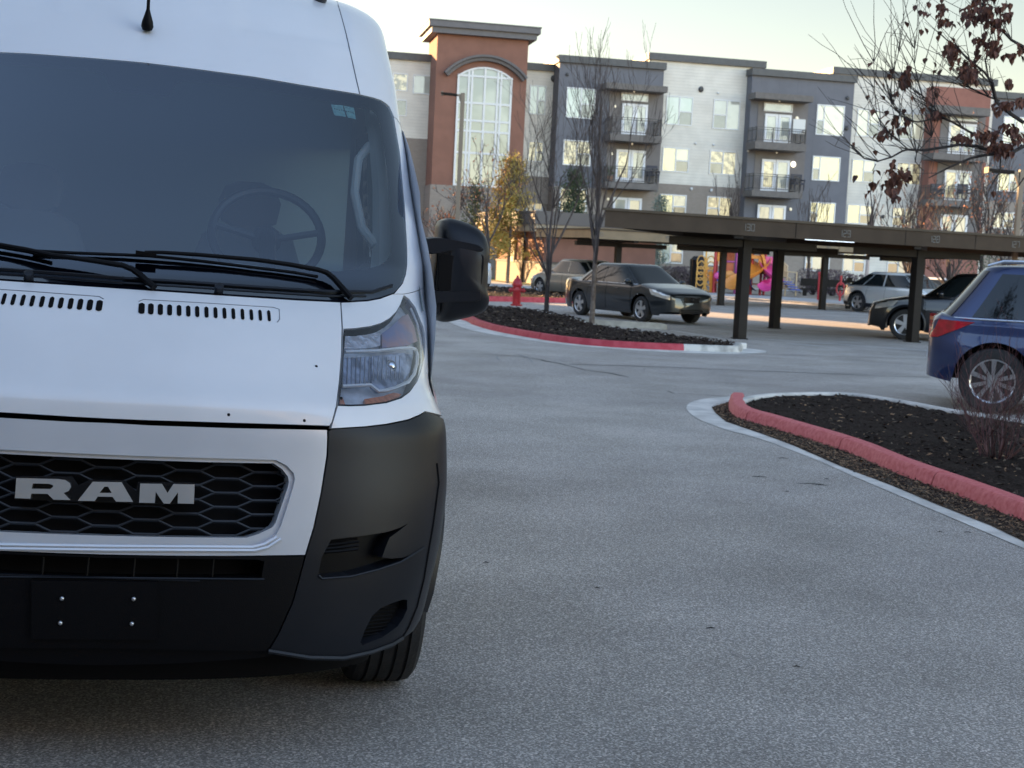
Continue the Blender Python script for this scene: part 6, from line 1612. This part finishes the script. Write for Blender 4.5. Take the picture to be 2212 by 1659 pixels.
# hood of the orange slide
mb = MB(); R = []
for k in range(13):
    a = pi*k/12; c0 = PL(755, 860, -.7); R.append([Vector((c0.x+cos(a)*.55, y, c0.z-.2+sin(a)*1.25)) for y in (-.95,-.35)]+[Vector((c0.x+cos(a)*.42, y, c0.z-.2+sin(a)*1.08)) for y in (-.35,-.95)])
mb.rings(R, True, True, True); mb.build('slide_hood', K_['orange'], pg, 50)
pnl('slide_panel', 790, 710, 832, 900, 'orange', -.75); pnl('slide_panel', 700, 705, 830, 745, 'orange', -.78)
slide([(925,790,-.2),(900,850,-.7),(930,930,-1.3),(955,1000,-1.4),(930,1060,-1.6),(870,1100,-2.0)], .9, 'pink', dep=.33)
pnl('slide_panel', 868, 722, 978, 800, 'pink', -.6); pnl('slide_panel', 850, 722, 880, 960, 'pink', -.55); pnl('slide_panel', 905, 800, 975, 930, 'white', .3)
mb = MB(); c0 = PL(800, 1000, 0); R = []
for k in range(25): a = 2*pi*k/24; R.append([Vector((c0.x+cos(a)*.55, y, c0.z+sin(a)*.45)) for y in (-.9,.6)])
mb.rings(R, False); mb.build('crawl_tube', K_['blue'], pg, True)
# hoop climber
mb = MB(); xs = (222,222,215,212,208); ys = (785,845,905,965,1025)
for x, y in zip(xs, ys):
    c0 = PL(x, y, -.4)
    for o in (-.24, .24): mb.tube([Vector((c0.x+o+cos(a)*.20, -.4, c0.z+sin(a)*.33)) for a in [2*pi*k/16 for k in range(16)]], .03, 6, closed=True)
a = PL(230, 620, -.4); b = PL(208, 1080, -.4); mb.cyl((b.x,-.4,0), (a.x,-.4,a.z), .04, .04, 8); mb.build('hoop_climber', K_['yellow'], pg, True)
mb = MB()
for k in range(4):
    a = PL(258+k*10, 880+k*2, -.5); b = PL(270+k*8, 1075, -.5); mb.cyl((a.x,-.5,a.z), (b.x,-.5,0), .025, .025, 6)
c0 = PL(252, 900, -.5); mb.tube([Vector((c0.x+cos(a_)*.16, -.5, c0.z+sin(a_)*.2)) for a_ in [2*pi*k/12 for k in range(12)]], .03, 6, closed=True)
mb.build('climbing_bars', K_['orange'], pg, True)
# steps with hand rails
mb = MB()
for P in ([(1062,780,-.3),(1108,820,-.3),(1100,1060,-.3)],[(1062,785,-.3),(1060,1080,-.3)],[(1085,880,-.6),(1210,895,-.6),(1195,1150,-.6)],[(1110,890,-.6),(1075,1160,-.6)],[(1055,930,-.4),(1140,960,-.4),(1135,990,-.4)]):
    mb.tube([PL(*p) for p in P], .04, 6)
for k in range(6): a = PL(1066+k*7, 800+k*5, -.3); mb.cyl(a, (a.x, -.3, PL(1066,950,-.3).z), .02, .02, 5)
mb.build('hand_rail', K_['tan'], pg, True)
mb = MB()
for k in range(4): a = PL(1040+k*28, 985+k*28, -.4); mb.box(a.x, a.x+.45, -.9, .1, a.z-.05, a.z)
mb.build('step', K_['blue'], pg)
# slim red play post right of the structure
for x, nm, lab in ((1445, 'play_post', 'slim red play post standing right of the slides'),):
    p = Q7(x, 1150, 66); r = empty(nm, (p.x, 66, 0)); tag(r, lab, 'play post')
    mb = MB(); mb.cyl((0,0,0), (0,0,Q7(x,905,66).z), .06, .06, 10); mb.sphere((0,0,Q7(x,905,66).z), .10, 6); mb.build('post', K_['red'], r, True)
    mb = MB(); mb.tube([Vector((1.0+cos(a)*.18, 0, Q7(x,1060,66).z+sin(a)*.3)) for a in [2*pi*k/14 for k in range(14)]], .04, 6, closed=True); mb.cyl((1.0,0,0), (1.0,0,Q7(x,1080,66).z), .05, .05, 8); mb.cyl((1.0,0,Q7(x,1020,66).z), (1.0,0,Q7(x,915,66).z), .05, .05, 8); mb.build('ring_panel', K_['red'], r, True)
p = Q7(130, 1010, 80); r = empty('litter_bin', (p.x, 80, 0)); tag(r, 'black litter bin left of the hoop climber', 'bin')
mb = MB(); mb.lathe([(.45,0),(.5,1.6),(.5,1.7),(.3,1.9),(0,1.9)], (0,0,0), n=16); mb.build('bin', MT['gloss_black'], r, 30)
# bench / bike rack between shrubs
p = Q7(1600, 1000, 74); r = empty('bench', (p.x, 74, 0)); tag(r, 'dark bench in front of the purple shrubs', 'bench')
mb = MB(); mb.box(-1.6,1.6,-.25,.25,.42,.5); mb.build('seat', MT['steel_dark'], r); mb = MB(); mb.box(-1.6,1.6,.22,.3,.62,1.0); mb.build('backrest', MT['steel_dark'], r)
for sx in (-1.4,1.4): mb = MB(); mb.box(sx-.05,sx+.05,-.25,.3,0,.42); mb.build('leg', MT['steel_dark'], r)
# charging post behind the silver crossover
p = G(1836, 668); r = empty('charging_post', (p.x, p.y+.4, 0)); tag(r, 'slim grey charging post with hanging cable at the tail of the silver crossover', 'charging post')
mb = MB(); mb.box(-.1,.1,-.08,.08,0,1.25); mb.build('post', MT['steel_dark'], r, bevel=.02)
mb = MB(); mb.tube(crom([(0,-.1,.95),(.1,-.25,.3),(.35,-.35,.08),(.7,-.4,.05),(.8,-.35,.5)], .08), .02, 6); mb.build('cable', MT['rubber'], r, True)
# ================================================================== BUILDINGS BEHIND THE CAMERA AND TO THE LEFT (reflections and shade)
def block_building(name, lab, cx, cy, w, d, h, rz, m, m2, win=True):
    r = empty(name, (cx, cy, 0), radians(rz)); tag(r, lab, 'building')
    mb = MB(); mb.box(-w/2, w/2, -d/2, d/2, 0, h); mb.build('wall', m, r); mb = MB(); mb.box(-w/2-.3, w/2+.3, -d/2-.3, d/2+.3, h, h+.5); mb.build('roof', m2, r)
    if win:
        n = int(w/4.2); f = int(h/3.1); mf_, mp_ = MB(), MB()
        for i in range(n):
            for j in range(f):
                x = -w/2+(i+.5)*w/n; z = 1.2+j*3.1
                for y, s in ((d/2, 1),(-d/2, -1)):
                    mf_.box(x-.9, x+.9, min(y, y+s*.06), max(y, y+s*.06), z, z+1.5); mp_.box(x-.8, x+.8, min(y, y+s*.08), max(y, y+s*.08), z+.1, z+1.4)
        o = mf_.build('window_frames', mframe, r); mp_.build('window_panes', MT['carglass'], r); 
    return r
block_building('brick_building', 'brick building standing behind the camera', 1.5, -14.5, 34, 10, 9.5, 8, mat('brown_stucco', (.25,.235,.22), .9, var=.1), mcap)
block_building('long_building', 'long building out of frame to the left that shades the lot', -62, 26.3, 12, 132.6, 24, 0, mtan, mcap, False)
block_building('corner_building', 'smaller unseen shade block added beyond the long building, out of frame to the left', -62, 112.4, 12, 8.8, 25, 0, mtan, mcap, False)  # added out of view to shade the lot beyond the sunlit gap
block_building('stair_tower', 'narrow unseen shade blocker added between the two buildings out of frame to the left', -57, 99.8, 2, 1.8, 23, 0, mtan, mcap, False)  # added out of view to cast the dark line between the sun strips
block_building('garage_wing', 'plain unseen shade block added out of frame beside the camera', -7.2, -2.4, 7.0, 14.0, 4.2, 8, mat('grey_render', (.2,.2,.205), .9, var=.1), mcap, False)  # added out of view to darken the ground in front of the van
# low wooded ridge far beyond the lot
mb = MB(); R = []
for j, (yy, k) in enumerate(((520, 0), (560, .6), (620, 1), (720, .5))):
    R.append([Vector((x, yy, k*(16+9*noise.noise(Vector((x*.006, j, 3)))+4*noise.noise(Vector((x*.03, j, 1)))))) for x in range(-900, 901, 20)])
mb.rings(R, False); tag(mb.build('hills', mat('distant_woods', (.06,.065,.055), .95, var=.3, vscale=.02), None, True), kind='structure')
# ------------------------------------------------------------------ light and sky
SUN_AZ = Vector((-.77, .64)).normalized(); SUN_EL = radians(12.0)
def world():
    w = bpy.data.worlds.new('World'); sc.world = w; w.use_nodes = True
    N = w.node_tree.nodes; L = w.node_tree.links
    s = N.new('ShaderNodeTexSky'); s.sky_type = 'NISHITA'; s.sun_disc = False
    s.sun_elevation = SUN_EL; s.sun_rotation = atan2(SUN_AZ.x, SUN_AZ.y)
    s.air_density = 1.0; s.dust_density = 0.3; s.ozone_density = 1.6
    # invented sky tint: dimmer and warmer ahead, brighter behind the camera
    tc = N.new('ShaderNodeTexCoord'); sx = N.new('ShaderNodeSeparateXYZ'); L.new(tc.outputs['Generated'], sx.inputs[0])
    mr = N.new('ShaderNodeMapRange'); mr.interpolation_type = 'SMOOTHSTEP'; mr.inputs['From Min'].default_value = -.55; mr.inputs['From Max'].default_value = .45
    L.new(sx.outputs['Y'], mr.inputs['Value'])
    tn = N.new('ShaderNodeMix'); tn.data_type = 'RGBA'; L.new(mr.outputs['Result'], tn.inputs['Factor'])
    tn.inputs['A'].default_value = (1.20, 1.0, .92, 1); tn.inputs['B'].default_value = (.395, .30, .232, 1)
    mu = N.new('ShaderNodeMix'); mu.data_type = 'RGBA'; mu.blend_type = 'MULTIPLY'; mu.inputs['Factor'].default_value = 1
    L.new(s.outputs[0], mu.inputs['A']); L.new(tn.outputs['Result'], mu.inputs['B'])
    bg = N['Background']; L.new(mu.outputs['Result'], bg.inputs[0]); bg.inputs[1].default_value = .15
world()
sl = bpy.data.lights.new('sun', 'SUN'); sl.energy = 5.0; sl.angle = radians(.5); sl.color = (1.0, .62, .30)
so = bpy.data.objects.new('sun', sl); col.objects.link(so)
sd = Vector((SUN_AZ.x*cos(SUN_EL), SUN_AZ.y*cos(SUN_EL), sin(SUN_EL)))
so.rotation_euler = sd.to_track_quat('Z', 'Y').to_euler()
sc.view_settings.view_transform = 'Standard'; sc.view_settings.look = 'None'; sc.view_settings.gamma = 1
sc.view_settings.exposure = 2.48
sc.cycles.max_bounces = 8; sc.cycles.transparent_max_bounces = 12; sc.cycles.use_denoising = True
sc.cycles.caustics_reflective = False; sc.cycles.caustics_refractive = False
